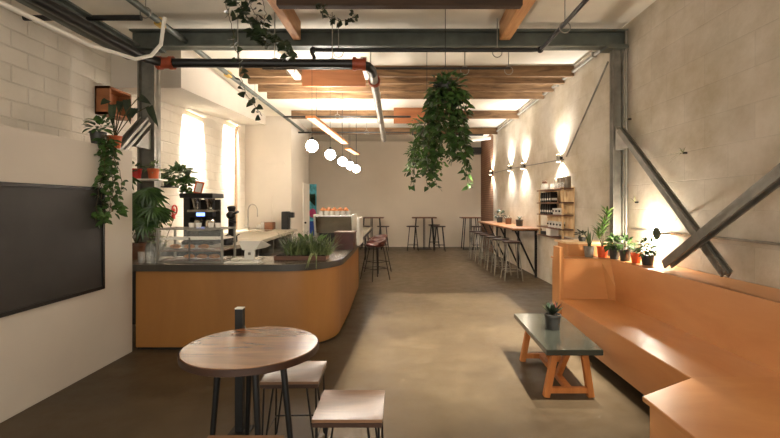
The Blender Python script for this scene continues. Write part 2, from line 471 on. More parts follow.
# ------------------------------------------------------------------ pipes and conduits
def pipe(name, pts, r, mat, label, cat='pipe', extra=None):
    t = thing(name, label, cat, pts[0])
    MB().tube(pts, r, 12).build('pipe_run', mat, t, True)
    if extra:
        for nm, m2, mb in extra: mb.build(nm, m2, t, True)
    return t
def coupling(a, b, r): return ('coupling', M['copper'], MB().cyl(a, b, r).cyl(a, Vector(a).lerp(Vector(b), .25), r * 1.18).cyl(Vector(a).lerp(Vector(b), .75), b, r * 1.18))
def hanger(x, y, z0, z1=CEIL + .06):
    return ('hanger', M['galv'], MB().cyl((x, y, z0), (x, y, z1), .006, seg=6).tube([(x + .06 * math.cos(k * PI / 6), y, z0 - .06 + .06 * math.sin(k * PI / 6)) for k in range(13)], .006, 6))
pipe('fire_main_pipe', [(-3.18, .8, 3.29), (-3.02, 5.12, 3.28), (-2.93, 5.28, 3.28), (-2.82, 5.30, 3.28), (-.52, 5.30, 3.27), (-.42, 5.34, 3.25), (-.375, 5.46, 3.24), (-.46, 11.2, 3.22)], .055, M['blackpipe'],
     'thick black fire pipe with red couplings crossing under the steel beam', extra=[coupling((-2.98, 5.30, 3.28), (-2.78, 5.30, 3.28), .068), coupling((-.60, 5.30, 3.27), (-.44, 5.31, 3.265), .068),
     coupling((-.376, 5.9, 3.24), (-.378, 5.97, 3.24), .07), hanger(-2.0, 5.30, 3.34), hanger(-1.55, 5.30, 3.34), hanger(-.85, 5.30, 3.34), hanger(-.43, 8.6, 3.28),
     ('pipe_drop', M['galv'], MB().tube([(-.376, 5.6, 3.24), (-.46, 11.18, 3.22)], .058, 12))])
pipe('sprinkler_pipe', [(-1.07, 5.31, 3.345), (-1.13, 5.44, 3.46), (-1.12, 5.48, 3.5), (-1.0, 5.48, 3.5), (1.62, 5.48, 3.5), (1.735, 5.46, 3.5), (1.745, 5.3, 3.5), (1.77, .8, 3.5)], .024, M['blackpipe'],
     'thin black sprinkler pipe that turns towards the front beside the bench timber', extra=[('coupling', M['blackpipe'], MB().ball((1.735, 5.46, 3.5), .042)), ('coupling', M['blackpipe'], MB().ball((-1.12, 5.48, 3.5), .042)), hanger(1.2, 5.48, 3.53), hanger(-.80, 5.48, 3.53), hanger(1.76, 4.7, 3.53)])
pipe('conduit_pipe', [(-2.0, 6.24, 3.51), (1.55, 6.24, 3.51)], .017, M['blackpipe'], 'thin black conduit hung just behind the steel beam', extra=[hanger(1.53, 6.24, 3.54), hanger(-1.6, 6.24, 3.54), hanger(-.45, 6.24, 3.54), hanger(.9, 6.24, 3.54)])
pipe('conduit_pipe', [(-2.75, 10.1, 3.60), (.2, 10.1, 3.60)], .022, M['blackpipe'], 'dark conduit crossing above the long pendant lamp', extra=[hanger(-1.5, 10.1, 3.66)])
pipe('conduit_pipe', [(-3.3, 12.3, 3.60), (.3, 12.3, 3.60), (.3, 12.3, 3.54), (2.3, 12.3, 3.53)], .026, M['blackpipe'], 'dark conduit crossing in front of the end wall near the ceiling', extra=[hanger(-1.0, 12.3, 3.66)])
pipe('conduit_pipe', [(-2.86, 1.2, 3.67), (-2.80, 4.0, 3.67), (-2.86, 12.6, 3.69)], .036, M['beam'], 'long dark conduit with yellow stickers running lengthwise under the ceiling', extra=[
    ('sticker', M['yellow'], MB().box(-2.852, -2.776, 5.0, 5.12, 3.63, 3.712)), ('sticker', M['yellow'], MB().box(-2.868, -2.79, 7.0, 7.14, 3.635, 3.717)), hanger(-2.80, 4.75, 3.71), hanger(-2.84, 8.4, 3.71)])
pipe('conduit_pipe', [(-4.1, 4.72, 3.58), (-2.83, 4.72, 3.58)], .03, M['blackpipe'], 'short black pipe between the wall and the long stickered conduit')
pipe('conduit_pipe', [(-3.05, 1.0, 3.02), (-2.95, 4.1, 3.06), (-2.83, 4.62, 3.10), (-2.74, 4.75, 3.18), (-2.66, 4.80, 3.32), (-2.62, 4.80, 3.62)], .020, M['white'], 'bent white conduit looping up near the column by the partition')
pipe('conduit_pipe', [(2.88, 5.75, 3.80), (2.88, 13.8, 3.80)], .028, M['galv'], 'grey conduit along the top of the block wall', extra=[('strap', M['galv'], MB().box(2.84, 2.912, 6.5, 6.53, 3.76, 3.84)), ('strap', M['galv'], MB().box(2.84, 2.912, 8.1, 8.13, 3.76, 3.84))])
pipe('conduit_pipe', [(2.90, 7.80, 2.37), (2.90, 10.3, 2.47), (2.90, 11.6, 2.52), (2.90, 13.6, 2.56)], .010, M['column'], 'thin conduit linking the wall lamps along the block wall')
pipe('conduit_pipe', [(2.90, 5.5, 1.25), (2.90, 2.2, 1.25)], .012, M['galv'], 'thin conduit along the wall behind the bench plants')
pipe('conduit_pipe', [(-4.12, 10.8, .95), (-4.12, 10.8, 3.42), (-4.05, 10.72, 3.5)], .032, M['conduit'], 'upright grey conduit on the white brick wall beyond the tap')
pipe('conduit_pipe', [(2.885, 5.60, .91), (2.885, 5.60, 3.80)], .016, M['galv'], 'upright bright conduit fixed beside the bench column')
pipe('ceiling_duct', [(2.3, 14.6, 3.72), (2.9, 14.2, 3.74)], .05, M['white'], 'short white pipe by the ceiling above the black speaker')

# ------------------------------------------------------------------ plants
def pot(parent, c, r, h, mat, flare=.78, name='pot'):
    x, y, z = c
    po = MB().lathe([(r * flare, 0), (r * flare * 1.02, .004), (r * .97, h * .86), (r * 1.04, h * .87), (r * 1.04, h), (r * .9, h), (r * .88, h * .9), (.004, h * .9)], (x, y, z), 22, False).lathe([(r * flare, 0), (r * flare, .001)], (x, y, z), 22).build(name, mat, parent, True)
    MB().lathe([(r * .89, 0), (r * .5, .008), (.003, .012)], (x, y, z + h * .9), 18).build('soil', M['soil'], po, True)

def vine(mb, st, p0, steps, step, drift, rr, L, W, leaves=1, heart=True):
    p = Vector(p0); pts = [p.copy()]
    for i in range(steps):
        v = Vector(drift) + Vector((rr.uniform(-.5, .5), rr.uniform(-.5, .5), rr.uniform(-.15, .15)))
        p = p + v.normalized() * step; pts.append(p.copy())
        for _ in range(leaves):
            a = rr.uniform(0, 2 * PI)
            dr = Vector((math.cos(a), math.sin(a), rr.uniform(-.9, .1)))
            k = rr.uniform(.7, 1.2)
            mb.leaf(p + dr * .015, dr, L * k, W * k, (rr.uniform(-.4, .4), -.6, .7), .25, heart)
    st.tube(pts, .0028, 5)

def bush(mb, c, r, n, L, W, rr, zlo=-.3, heart=False):
    c = Vector(c)
    for _ in range(n):
        a = rr.uniform(0, 2 * PI); z = rr.uniform(zlo, 1)
        q = math.sqrt(max(0, 1 - z * z)) if z > 0 else 1
        d = Vector((q * math.cos(a), q * math.sin(a), z))
        k = rr.uniform(.35, 1.0)
        p = c + Vector((d.x * r[0], d.y * r[1], d.z * r[2])) * k
        mb.leaf(p, d + Vector((rr.uniform(-.5, .5), rr.uniform(-.5, .5), rr.uniform(-.6, .3))), L * rr.uniform(.7, 1.2), W * rr.uniform(.7, 1.2), (0, -.4, .8), .3, heart)

# big hanging pothos in the middle
t = thing('hanging_plant', 'large trailing green plant hanging from the ceiling in the middle of the room', 'plant', (.50, 5.02, 2.75))
rr = random.Random(3)
pot(t, (.50, 5.02, 2.74), .13, .20, M['darkpot'])
MB().cyl((.50, 5.02, 3.16), (.50, 5.02, 3.90), .004, seg=6).cyl((.50, 5.02, 3.16), (.62, 5.02, 2.93), .003, seg=5).cyl((.50, 5.02, 3.16), (.38, 5.02, 2.93), .003, seg=5).cyl((.50, 5.02, 3.16), (.50, 5.14, 2.93), .003, seg=5).build('hanger', M['black'], t)
f, st = MB(), MB()
bush(f, (.52, 5.02, 2.86), (.23, .22, .20), 330, .085, .065, rr, -.9, True)
for k in range(26):
    a = k / 26 * 2 * PI + rr.uniform(-.1, .1)
    ln = rr.choice([8, 11, 14, 18, 21])
    if math.cos(a) > .2: ln = max(ln, 15)
    vine(f, st, (.50 + .17 * math.cos(a), 5.02 + .16 * math.sin(a), 2.90), ln, .058, (.10 * math.cos(a), .1 * math.sin(a), -1.0), rr, .088, .068, 2)
f.build('foliage', M['leaf'], t, fix=False); st.build('stem', M['stem'], t, True)
# smaller one behind
t = thing('hanging_plant', 'smaller bushy plant in a grey pot hanging behind the large trailing plant', 'plant', (.36, 6.3, 2.52))
pot(t, (.36, 6.3, 2.50), .10, .17, M['greypot'])
MB().cyl((.36, 6.3, 2.95), (.36, 6.3, 3.90), .004, seg=6).cyl((.36, 6.3, 2.95), (.45, 6.3, 2.66), .003, seg=5).cyl((.36, 6.3, 2.95), (.27, 6.3, 2.66), .003, seg=5).build('hanger', M['black'], t)
f, st = MB(), MB()
bush(f, (.36, 6.3, 2.70), (.24, .22, .16), 150, .085, .05, rr, -.4)
bush(f, (.24, 6.26, 2.30), (.15, .2, .26), 170, .07, .04, rr, -1)
for k in range(16):
    a = k / 16 * 2 * PI
    vine(f, st, (.36 + .1 * math.cos(a), 6.3 + .1 * math.sin(a), 2.68), rr.choice([8, 11, 13]), .055, (.22 * math.cos(a) - .10, .2 * math.sin(a), -1), rr, .07, .045, 2, False)
f.build('foliage', M['leafb'], t, fix=False); st.build('stem', M['stem'], t, True)
# ivy at the top, by the orange timber
t = thing('hanging_ivy', 'thin dark ivy trailing past the steel beam from a basket near the ceiling', 'plant', (-1.60, 4.2, 3.6))
pot(t, (-1.60, 4.2, 3.60), .13, .16, M['darkpot'])
MB().cyl((-1.48, 4.2, 3.75), (-1.60, 4.2, 3.90), .004, seg=5).cyl((-1.72, 4.2, 3.75), (-1.60, 4.2, 3.90), .004, seg=5).build('hanger', M['black'], t)
f, st = MB(), MB()
def path_vine(pts, n, L, W, k=1):
    pts = [Vector(p) for p in pts]
    seg = []
    for i in range(len(pts) - 1):
        for j in range(6): seg.append(pts[i].lerp(pts[i + 1], j / 6) + Vector((rr.uniform(-.012, .012), rr.uniform(-.012, .012), 0)))
    seg.append(pts[-1]); st.tube(seg, .0032, 5)
    for i in range(n):
        p = seg[int((i + .5) / n * len(seg)) % len(seg)]
        for _ in range(k):
            a = rr.uniform(0, 2 * PI); d = Vector((math.cos(a), math.sin(a), rr.uniform(-.8, .3)))
            f.leaf(p + d * .02, d, L * rr.uniform(.7, 1.2), W * rr.uniform(.7, 1.2), (rr.uniform(-.3, .3), -.9, .4), .2, True)
def pw(px, py, D): return ((px - 402) * D / 435.0, D, EYE + (205 - py) * D / 435.0)
path_vine([(-1.68, 4.2, 3.74), pw(226, 2, 4.2), pw(229, 16, 4.2), pw(234, 40, 4.2), pw(238, 56, 4.2), pw(241, 75, 4.2), pw(245, 92, 4.2), pw(254, 104, 4.2), pw(262, 116, 4.2)], 34, .075, .07, 1)
path_vine([(-1.62, 4.15, 3.74), pw(233, -2, 4.2), pw(246, 14, 4.2), pw(253, 30, 4.2), pw(268, 44, 4.2)], 24, .085, .08, 3)
path_vine([(-1.55, 4.2, 3.74), pw(250, 4, 4.2), pw(259, 22, 4.2), pw(275, 38, 4.2), pw(286, 45, 4.2), pw(290, 57, 4.2)], 26, .075, .07, 3)
path_vine([(-1.5, 4.2, 3.74), pw(262, 0, 4.2), pw(266, 14, 4.2), pw(263, 25, 4.2)], 8, .06, .055, 1)
f.build('foliage', M['leafd'], t, fix=False); st.build('stem', M['stem'], t, True)
t = thing('ivy_sprig', 'short ivy sprig drooping from the dark crosswise ceiling timber', 'plant', pw(322, 8, 4.42))
f, st = MB(), MB()
path_vine([(-.83, 4.46, 3.62), pw(322, 9, 4.42), pw(331, 18, 4.42), pw(340, 21, 4.42), pw(350, 20, 4.42), pw(355, 14, 4.42)], 16, .07, .065, 2)
f.build('foliage', M['leafd'], t, fix=False); st.build('stem', M['stem'], t, True)

# partition-top plants
t = thing('potted_plant', 'pale pot of big dark arrow leaves on top of the low partition', 'plant', (-2.92, 4.42, 2.12))
pot(t, (-2.92, 4.42, 2.12), .065, .13, M['terracotta'])
f, st = MB(), MB()
for (px, py, tx, ty) in ((113, 104, 111, 126), (121, 101, 118, 112), (127, 99, 129, 124), (139, 97, 150, 103), (149, 106, 157, 126), (108, 100, 100, 104), (135, 108, 131, 118)):
    D = 4.42 + rr.uniform(-.12, .12)
    a = Vector((-2.92, 4.42, 2.23)); b = Vector(pw(px, py, D)); c = Vector(pw(tx, ty, D - .08))
    st.tube([a, a.lerp(b, .5) + Vector((0, 0, .07)), b], .005, 6)
    f.leaf(b, c - b, (c - b).length * .95, .075, (.2, -1, .2), .15, True)
f.build('foliage', M['leafd'], t, fix=False); st.build('stem', M['stem'], t, True)
t = thing('trailing_plant', 'long trailing vine spilling down the face of the low partition', 'plant', (-2.92, 4.05, 2.12))
pot(t, (-2.92, 4.18, 2.12), .068, .13, M['darkpot'])
f, st = MB(), MB()
bush(f, (-2.90, 4.18, 2.28), (.10, .10, .10), 45, .075, .05, rr, -.3)
for k in range(11):
    vine(f, st, (-2.84 + rr.uniform(0, .03), 4.19 + rr.uniform(-.10, .10), 2.22), rr.choice([9, 12, 15, 17, 19]), .052, (.06, 0, -1), rr, .07, .045, 2, False)
f.build('foliage', M['leaf'], t, fix=False); st.build('stem', M['stem'], t, True)
# box on the wall
t = thing('wall_shelf', 'orange wooden box shelf fixed high on the wall above the partition plants', 'box', (-4.05, 6.0, 2.78))
MB().box(-4.15, -3.95, 5.88, 6.35, 2.78, 2.81).box(-4.15, -3.95, 5.88, 6.35, 3.13, 3.16).box(-4.15, -3.95, 5.88, 5.91, 2.78, 3.16).box(-4.15, -3.95, 6.32, 6.35, 2.78, 3.16).box(-4.15, -4.13, 5.88, 6.35, 2.78, 3.16).build('box_body', M['timber_x'], t)
# little shelf on the column, two pots
tag(MB().box(-3.44, -3.0, 5.36, 5.58, 1.855, 1.875, .003).build('wall_shelf', M['white']), 'small white shelf on the column by the partition, holding two pots', 'shelf')
for (x, lab, mt, lf, r) in ((-3.33, 'small red pot with a low plant on the column shelf', M['red'], 'leaf', .06), (-3.12, 'small terracotta pot with sparse leaves on the column shelf', M['terracotta'], 'leafg', .068)):
    t = thing('potted_plant', lab, 'plant', (x, 5.46, 1.875))
    pot(t, (x, 5.46, 1.875), r, .13, mt)
    f = MB(); bush(f, (x, 5.46, 2.0), (.08, .07, .09), 26, .06, .035, rr); f.build('foliage', M[lf], t, fix=False)
# wall pot, white brick wall
t = thing('wall_planter', 'dark pot of glossy round leaves fixed to the white brick wall near the coffee brewer', 'plant', (-4.05, 7.5, 1.86))
MB().box(-4.15, -3.93, 7.40, 7.60, 1.85, 1.87, .003).build('bracket', M['black'], t)
pot(t, (-4.03, 7.5, 1.87), .08, .15, M['darkpot'])
f, st = MB(), MB()
bush(f, (-3.80, 7.4, 2.04), (.26, .22, .17), 150, .12, .095, rr, -.7, True)
for k in range(5): vine(f, st, (-3.85 + .06 * k, 7.4, 1.98), 5, .05, (.25, -.1, -1), rr, .08, .065, 2)
f.build('foliage', M['leaf'], t, fix=False); st.build('stem', M['stem'], t, True)
# plant on the counter end by the partition
t = thing('potted_plant', 'tall dark pot plant with hanging finger leaves on the counter end by the partition', 'plant', (-3.08, 5.05, .92))
pot(t, (-3.08, 5.05, .92), .095, .19, M['brownwood'])
f, st = MB(), MB()
for k in range(22):
    a = rr.uniform(-1.0, .9); h = rr.uniform(.25, .78)
    base = Vector((-3.08, 5.05, 1.08)); top = Vector((-3.02 + .26 * math.sin(a) + rr.uniform(-.05, .2), 5.05 - rr.uniform(0, .3), 1.1 + h))
    st.tube([base, base.lerp(top, .55) + Vector((0, 0, .12)), top], .004, 5)
    for j in range(9):
        q = (j - 4) / 4.0 * 1.25
        d = Vector((math.sin(q) * .9 + .25 * math.sin(a), -.35, -math.cos(q) * .8))
        f.leaf(top, d, rr.uniform(.15, .23), .036, (0, -1, .3), .2)
f.build('foliage', M['leaf'], t, fix=False); st.build('stem', M['stem'], t, True)
# glass jar of cuttings on the counter
t = thing('glass_jar', 'clear glass jar of leafy cuttings on the counter beside the pastry case', 'jar', (-2.80, 4.95, .92))
MB().lathe([(.10, 0), (.11, .01), (.11, .16), (.07, .20), (.072, .23), (.062, .23), (.06, .2), (.10, .155), (.10, .012), (.01, .01)], (-2.80, 4.95, .92), 24, False).build('jar_body', M['glass'], t, True)
f, st = MB(), MB()
for k in range(9):
    p = Vector((-2.80 + rr.uniform(-.05, .05), 4.95 + rr.uniform(-.04, .04), .95)); q = p + Vector((rr.uniform(-.12, .12), rr.uniform(-.1, .1), rr.uniform(.22, .42)))
    st.tube([p, q], .003, 5)
    for j in range(4): f.leaf(p.lerp(q, .55 + .15 * j), (rr.uniform(-1, 1), rr.uniform(-1, 1), .5), .075, .045)
f.build('foliage', M['leafg'], t, fix=False); st.build('stem', M['stem'], t, True)
for (x, lab) in ((-2.735, 'clear glass tumbler on the counter, next to the pastry case'), (-2.83, 'clear glass tumbler on the counter, in front of the jar of cuttings')):
    o = MB().lathe([(.034, 0), (.04, .12), (.037, .12), (.031, .006), (.004, .006)], (x, 4.73, .921), 20, False).build('glass_tumbler', M['glass'], None, True)
    tag(o, lab, 'glass')

# ------------------------------------------------------------------ main counter
def arc(cx, cy, r, a0, a1, n=10): return [(cx + r * math.cos(math.radians(a0 + (a1 - a0) * i / n)), cy + r * math.sin(math.radians(a0 + (a1 - a0) * i / n))) for i in range(n + 1)]
outer = [(-2.845, 4.6)] + arc(-1.32, 5.22, .62, -90, 0, 14) + [(-.70, 6.2), (-.76, 8.1), (-.835, 12.4)]
slab = outer + [(-1.22, 12.4), (-1.30, 8.6), (-1.38, 5.6)] + arc(-1.5, 5.47, .12, 0, -90, 4)[1:] + [(-3.3, 5.35), (-3.3, 4.62), (-2.845, 4.62)]
t = thing('service_counter', 'curved plywood service counter with a dark concrete top', 'counter', (-1.9, 5.0, 0))
wt0 = MB().prism(slab, .85, .92).build('worktop', M['countertop'], t)
# edge band (darker than the polished top)
def band(path, off, z0, z1, th):
    """vertical strip following path offset outwards by off"""
    n = len(path); out = []
    for i, (x, y) in enumerate(path):
        a = Vector(path[max(0, i - 1)]); b = Vector(path[min(n - 1, i + 1)])
        d = (b - a).normalized(); nn = Vector((d.y, -d.x))
        out.append((x + nn.x * off, y + nn.y * off, nn))
    mb = MB(); vs = []
    for x, y, nn in out:
        vs.append([mb.bm.verts.new((x, y, z0)), mb.bm.verts.new((x, y, z1)), mb.bm.verts.new((x - nn.x * th, y - nn.y * th, z1)), mb.bm.verts.new((x - nn.x * th, y - nn.y * th, z0))])
    for i in range(len(vs) - 1):
        for k in range(4): mb.bm.faces.new((vs[i][k], vs[i][(k + 1) % 4], vs[i + 1][(k + 1) % 4], vs[i + 1][k]))
    mb.bm.faces.new(vs[0]); mb.bm.faces.new(list(reversed(vs[-1])))
    return mb
band(outer, .004, .848, .918, .02).build('edge_band', M['counteredge'], wt0, True)
pan = outer[:-1]
band(pan, -.05, .03, .85, .03).build('front_panel', M['ply_c'], t, True)
band(pan, -.08, 0, .035, .03).build('toe_kick', M['black'], t, True)
MB().box(-1.33, -.81, 8.02, 8.05, 0, .85).build('end_panel', M['ply_c'], t)
MB().box(-3.3, -1.45, 5.28, 5.31, .1, .85).box(-1.36, -1.33, 5.5, 8.0, .1, .85).build('back_panel', M['cabinet'], t)
for y in (10.2, 12.3): MB().box(-1.06, -1.02, y, y + .04, 0, .85).build('leg', M['black'], t)

# pastry case
X0, X1, Y0, Y1, Z0, Z1 = -2.66, -1.96, 4.74, 5.10, .92, 1.295
t = thing('pastry_case', 'glass pastry case with metal frame and two shelves on the counter', 'display case', ((X0 + X1) / 2, (Y0 + Y1) / 2, Z0))
fr = MB()
for x in (X0, X1):
    for y in (Y0, Y1): fr.box(x - .011, x + .011, y - .011, y + .011, Z0, Z1)
for z in (Z0 + .008, Z1 - .008):
    for y in (Y0, Y1): fr.box(X0, X1, y - .008, y + .008, z - .008, z + .008)
    for x in (X0, X1): fr.box(x - .008, x + .008, Y0, Y1, z - .008, z + .008)
fr.build('frame', M['galv'], t)
MB().box(X0 + .01, X1 - .01, Y0 - .002, Y0 + .002, Z0 + .02, Z1 - .02).build('front_glass', M['glass'], t)
MB().box(X0 + .01, X1 - .01, Y0 + .01, Y1 - .01, Z1 - .004, Z1).build('top_glass', M['glass'], t)
for z in (1.04, 1.17):
    MB().box(X0 + .01, X1 - .01, Y0 + .02, Y1 - .01, z, z + .012).build('shelf', M['paper'] if z > 1.1 else M['brownwood'], t)
MB().box(X0 + .02, X1 - .02, Y0 + .02, Y1 - .01, .925, .94).build('floor_tray', M['brownwood'], t)
MB().box(-2.325, -2.31, Y0 - .004, Y0 + .01, Z0, Z1 - .1).build('divider', M['chrome'], t)
def pastry(x, y, z, k, lab):
    t = MB()
    pts = [(x + .055 * math.cos(a), y + .03 * math.sin(a), z + .02) for a in [PI * j / 8 for j in range(9)]]
    t.tube(pts, [.006, .014, .02, .025, .027, .025, .02, .014, .006], 10)
    tag(t.build('croissant', M['pastry'], None, True), lab, 'pastry', k)
for i in range(3): pastry(-2.40 + .14 * i, 4.90, .95, 'pastries in the case', 'baked croissant on the bottom tray of the pastry case')
for i in range(3): pastry(-2.56 + .16 * i, 4.90, 1.061, 'pastries on the middle shelf', 'baked croissant on the middle shelf of the pastry case')
for i, x in enumerate((-2.38, -2.30, -2.16, -2.08)):
    o = MB().lathe([(.026, 0), (.032, .05), (.03, .05), (.024, .005), (.003, .005)], (x, 4.92, 1.297), 18, False).build('espresso_cup', M['ceramic'], None, True)
    tag(o, 'small white cup standing on top of the pastry case', 'cup', 'cups on the pastry case')

# tablet stand, tray, papers
t = thing('tablet_stand', 'white tablet till on a pedestal stand seen from behind on the counter', 'till', (-1.73, 5.0, .92))
MB().box(-1.84, -1.62, 4.93, 5.10, .92, .935, .004).build('stand_base', M['white'], t)
ne0 = MB().hull([(-1.80, 4.96, .935), (-1.69, 4.96, .935), (-1.80, 5.02, .935), (-1.69, 5.02, .935), (-1.80, 4.98, 1.06), (-1.69, 4.98, 1.06), (-1.80, 5.02, 1.06), (-1.69, 5.02, 1.06)]).build('stand_neck', M['white'], t)
MB().hull([(-1.82, 4.95, 1.04), (-1.67, 4.95, 1.04), (-1.885, 5.01, 1.135), (-1.62, 5.01, 1.135), (-1.82, 4.99, 1.03), (-1.60, 5.12, 1.05), (-1.885, 5.04, 1.14), (-1.62, 5.04, 1.14), (-1.56, 5.20, 1.07)]).build('tablet_shell', M['white'], t)
MB().box(-1.755, -1.725, 4.955, 4.962, .98, 1.01, .002).build('logo_mark', M['greypot'], ne0)
tag(MB().box(-1.93, -1.56, 4.70, 4.86, .92, .93, .003).build('paper_menu', M['paper']), 'white card lying on the counter in front of the tablet till', 'card')
tag(MB().box(-1.95, -1.86, 4.95, 5.08, .92, .935, .003).build('card_reader', M['white']), 'small white card reader on the counter beside the tablet till', 'card reader')
# planter on the corner
t = thing('counter_planter', 'wooden trough of bushy rosemary and grasses on the curved counter corner', 'planter', (-1.05, 5.1, .92))
MB().box(-1.45, -.86, 4.92, 5.14, .922, .97, .005).build('trough', M['brownwood'], t)
MB().box(-1.43, -.88, 4.94, 5.12, .97, .978).build('soil', M['soil'], t)
f = MB()
for k in range(620):
    x = rr.uniform(-1.32, -.82); y = rr.uniform(4.93, 5.2)
    f.blade((x, y, .975), (rr.uniform(-.7, .7), rr.uniform(-.6, .5), rr.uniform(.45, 1.3)), rr.uniform(.2, .38), .013, rr.uniform(.15, .55))
for k in range(7): f.blade((rr.uniform(-1.0, -.94), 4.93, .99), (rr.uniform(-.3, .3), -1, .6), rr.uniform(.34, .42), .014, .8)
f.build('grass_foliage', M['leafg'], t, fix=False)
f = MB()
for k in range(90):
    p = Vector((rr.uniform(-1.38, -.95), rr.uniform(4.95, 5.14), .98)); q = p + Vector((rr.uniform(-.14, .14), rr.uniform(-.12, .1), rr.uniform(.14, .28)))
    for j in range(16):
        a = rr.uniform(0, 2 * PI); f.leaf(p.lerp(q, j / 16), (math.cos(a), math.sin(a), .5), .04, .009)
f.build('rosemary_foliage', M['leaf'], t, fix=False)
f = MB()
for k in range(14):
    a = rr.uniform(0, 2 * PI); f.leaf((-1.06 + .08 * math.cos(a), 5.1 + .04 * math.sin(a), 1.12), (math.cos(a), math.sin(a) * .5, 1.0), .13, .035, (0, -1, .3), .4)
f.build('leafy_foliage', M['leafb'], t, fix=False)

# espresso machine on the long arm of the counter
t = thing('espresso_machine', 'chrome and white espresso machine on the long arm of the counter', 'coffee machine', (-1.05, 7.1, .92))
MB().hull([(-1.38, 6.95, 1.24), (-.80, 6.95, 1.24), (-1.36, 6.85, 1.36), (-.80, 6.85, 1.36), (-1.38, 7.4, 1.14), (-.80, 7.4, 1.14), (-1.36, 7.4, 1.37), (-.80, 7.4, 1.37), (-1.38, 6.98, 1.10), (-.80, 6.98, 1.10)]).build('body', M['chrome'], t)
MB().box(-1.34, -.84, 7.02, 7.4, .95, 1.12, .01).build('base', M['black'], t)
MB().box(-1.38, -.80, 6.84, 7.42, 1.37, 1.385, .004).build('cup_tray', M['chrome'], t)
for x in (-1.40, -.80): MB().hull([(x, 6.86, 1.40), (x + .025, 6.86, 1.40), (x, 7.44, 1.40), (x + .025, 7.44, 1.40), (x, 6.98, .98), (x + .025, 6.98, .98), (x, 7.44, .98), (x + .025, 7.44, .98)]).build('side_panel', M['white'], t)
for (x, y) in ((-1.3, 7.05), (-.88, 7.05), (-1.3, 7.36), (-.88, 7.36)): MB().cyl((x, y, .92), (x, y, .955), .022).build('foot', M['black'], t)
for x in (-1.2, -.98): MB().cyl((x, 7.40, 1.12), (x, 7.48, 1.12), .03).cyl((x, 7.46, 1.12), (x, 7.62, 1.10), .014).build('portafilter', M['black'], t, True)
cup = MB().lathe([(.030, 0), (.040, .07), (.037, .07), (.027, .006), (.003, .006)], (0, 0, 0), 18, False).build('coffee_cup', M['ceramic'], None, True)
tag(cup, 'white cup in the lower tier on top of the espresso machine', 'cup', 'white cups on the espresso machine'); cup.location = (-1.30, 6.95, 1.386)
for i in range(1, 6):
    c = cup.copy(); COL.objects.link(c); c.location = (-1.30 + .088 * i, 6.95, 1.386)
cup2 = MB().lathe([(.052, 0), (.046, .02), (.028, .045), (.004, .05)], (0, 0, 0), 18).lathe([(.012, .05), (.012, .062)], (0, 0, 0), 10).build('coffee_cup', M['caramel'], None, True)
tag(cup2, 'caramel brown cup upside down in the upper tier on the espresso machine', 'cup', 'brown cups on the espresso machine'); cup2.location = (-1.26, 6.95, 1.458)
for i in range(1, 5):
    c = cup2.copy(); COL.objects.link(c); c.location = (-1.26 + .09 * i, 6.95, 1.458)
t = thing('wooden_box', 'dark red wooden box on the counter in front of the espresso machine', 'box', (-.80, 6.3, .92))
MB().box(-.95, -.685, 6.12, 6.5, .92, 1.15, .006).build('box_body', M['redseat'], t)
MB().box(-.96, -.675, 6.11, 6.51, 1.15, 1.17, .004).build('lid', M['brownwood'], t)
tag(MB().box(-.70, -.655, 6.72, 7.3, .921, 1.35, .006).build('splash_guard', M['white']), 'upright white panel beside the espresso machine at the counter edge', 'panel')

# ------------------------------------------------------------------ back bar
bb = [(XL + .01, 6.5), (-3.05, 6.5), (-2.78, 6.62), (-2.60, 6.85), (-2.50, 7.6), (-2.76, 11.49), (XL + .01, 11.49)]
t = thing('back_counter', 'pale topped back bar along the white brick wall with dark cabinets below', 'counter', (-3.3, 9.0, 0))
MB().prism(bb, .86, .92).build('worktop', M['worktop'], t)
inn = [(XL + .02, 6.6), (-3.05, 6.6), (-2.72, 6.9), (-2.62, 7.6), (-2.88, 11.48), (XL + .02, 11.48)]
MB().prism(inn, 0.08, .52).prism([(p[0] - (.3 if 0 < i < 5 else 0), p[1] + (.3 if i < 4 else 0)) for i, p in enumerate(inn)], .52, .86).build('cabinet_body', M['cabinet'], t)
for (y, z) in ((8.2, .72), (9.4, .72), (10.6, .72)): MB().box(-2.95 - (y - 8.2) * .06, -2.70 - (y - 8.2) * .067, y, y + .02, .52, .86).build('shelf_divider', M['galv'], t)
MB().box(-3.75, -3.2, 10.3, 10.9, .915, .923).build('sink_rim', M['chrome'], t)
# tap
t = thing('kitchen_tap', 'chrome gooseneck tap at the sink on the back bar', 'tap', (-3.86, 10.9, .92))
MB().tube([(-3.86, 10.9, .92), (-3.86, 10.9, 1.35)] + [(-3.74 - .12 * math.cos(a), 10.9, 1.40 + .17 * math.sin(a)) for a in [PI * i / 10 for i in range(11)]] + [(-3.62, 10.9, 1.25)], .016, 10).build('spout', M['galv'], t, True)
MB().cyl((-3.86, 10.9, .92), (-3.86, 10.9, 1.0), .035).cyl((-3.86, 10.9, .98), (-3.95, 10.86, 1.04), .01).build('mixer_body', M['chrome'], t, True)
for (x, lab, h) in ((-3.55, 'tall clear glass jar beside the sink tap', .2), (-3.66, 'short clear glass jar beside the sink tap', .13)):
    tag(MB().lathe([(.05, 0), (.055, h), (.048, h), (.044, .008), (.004, .008)], (x, 11.1, .923), 18, False).build('glass_jar', M['glass'], None, True), lab, 'jar')
tag(MB().box(-3.52, -3.30, 11.1, 11.35, .92, 1.11, .008).build('wooden_box', M['brownwood']), 'brown wooden box at the far end of the back bar', 'box')
t = thing('coffee_grinder', 'black upright coffee grinder at the far end of the back bar', 'grinder', (-3.02, 11.3, .92))
MB().box(-3.11, -2.93, 11.2, 11.42, .92, 1.38, .012).build('body', M['blackplastic'], t)
MB().box(-2.95, -2.80, 11.24, 11.38, 1.22, 1.36, .012).build('spout', M['blackplastic'], t)
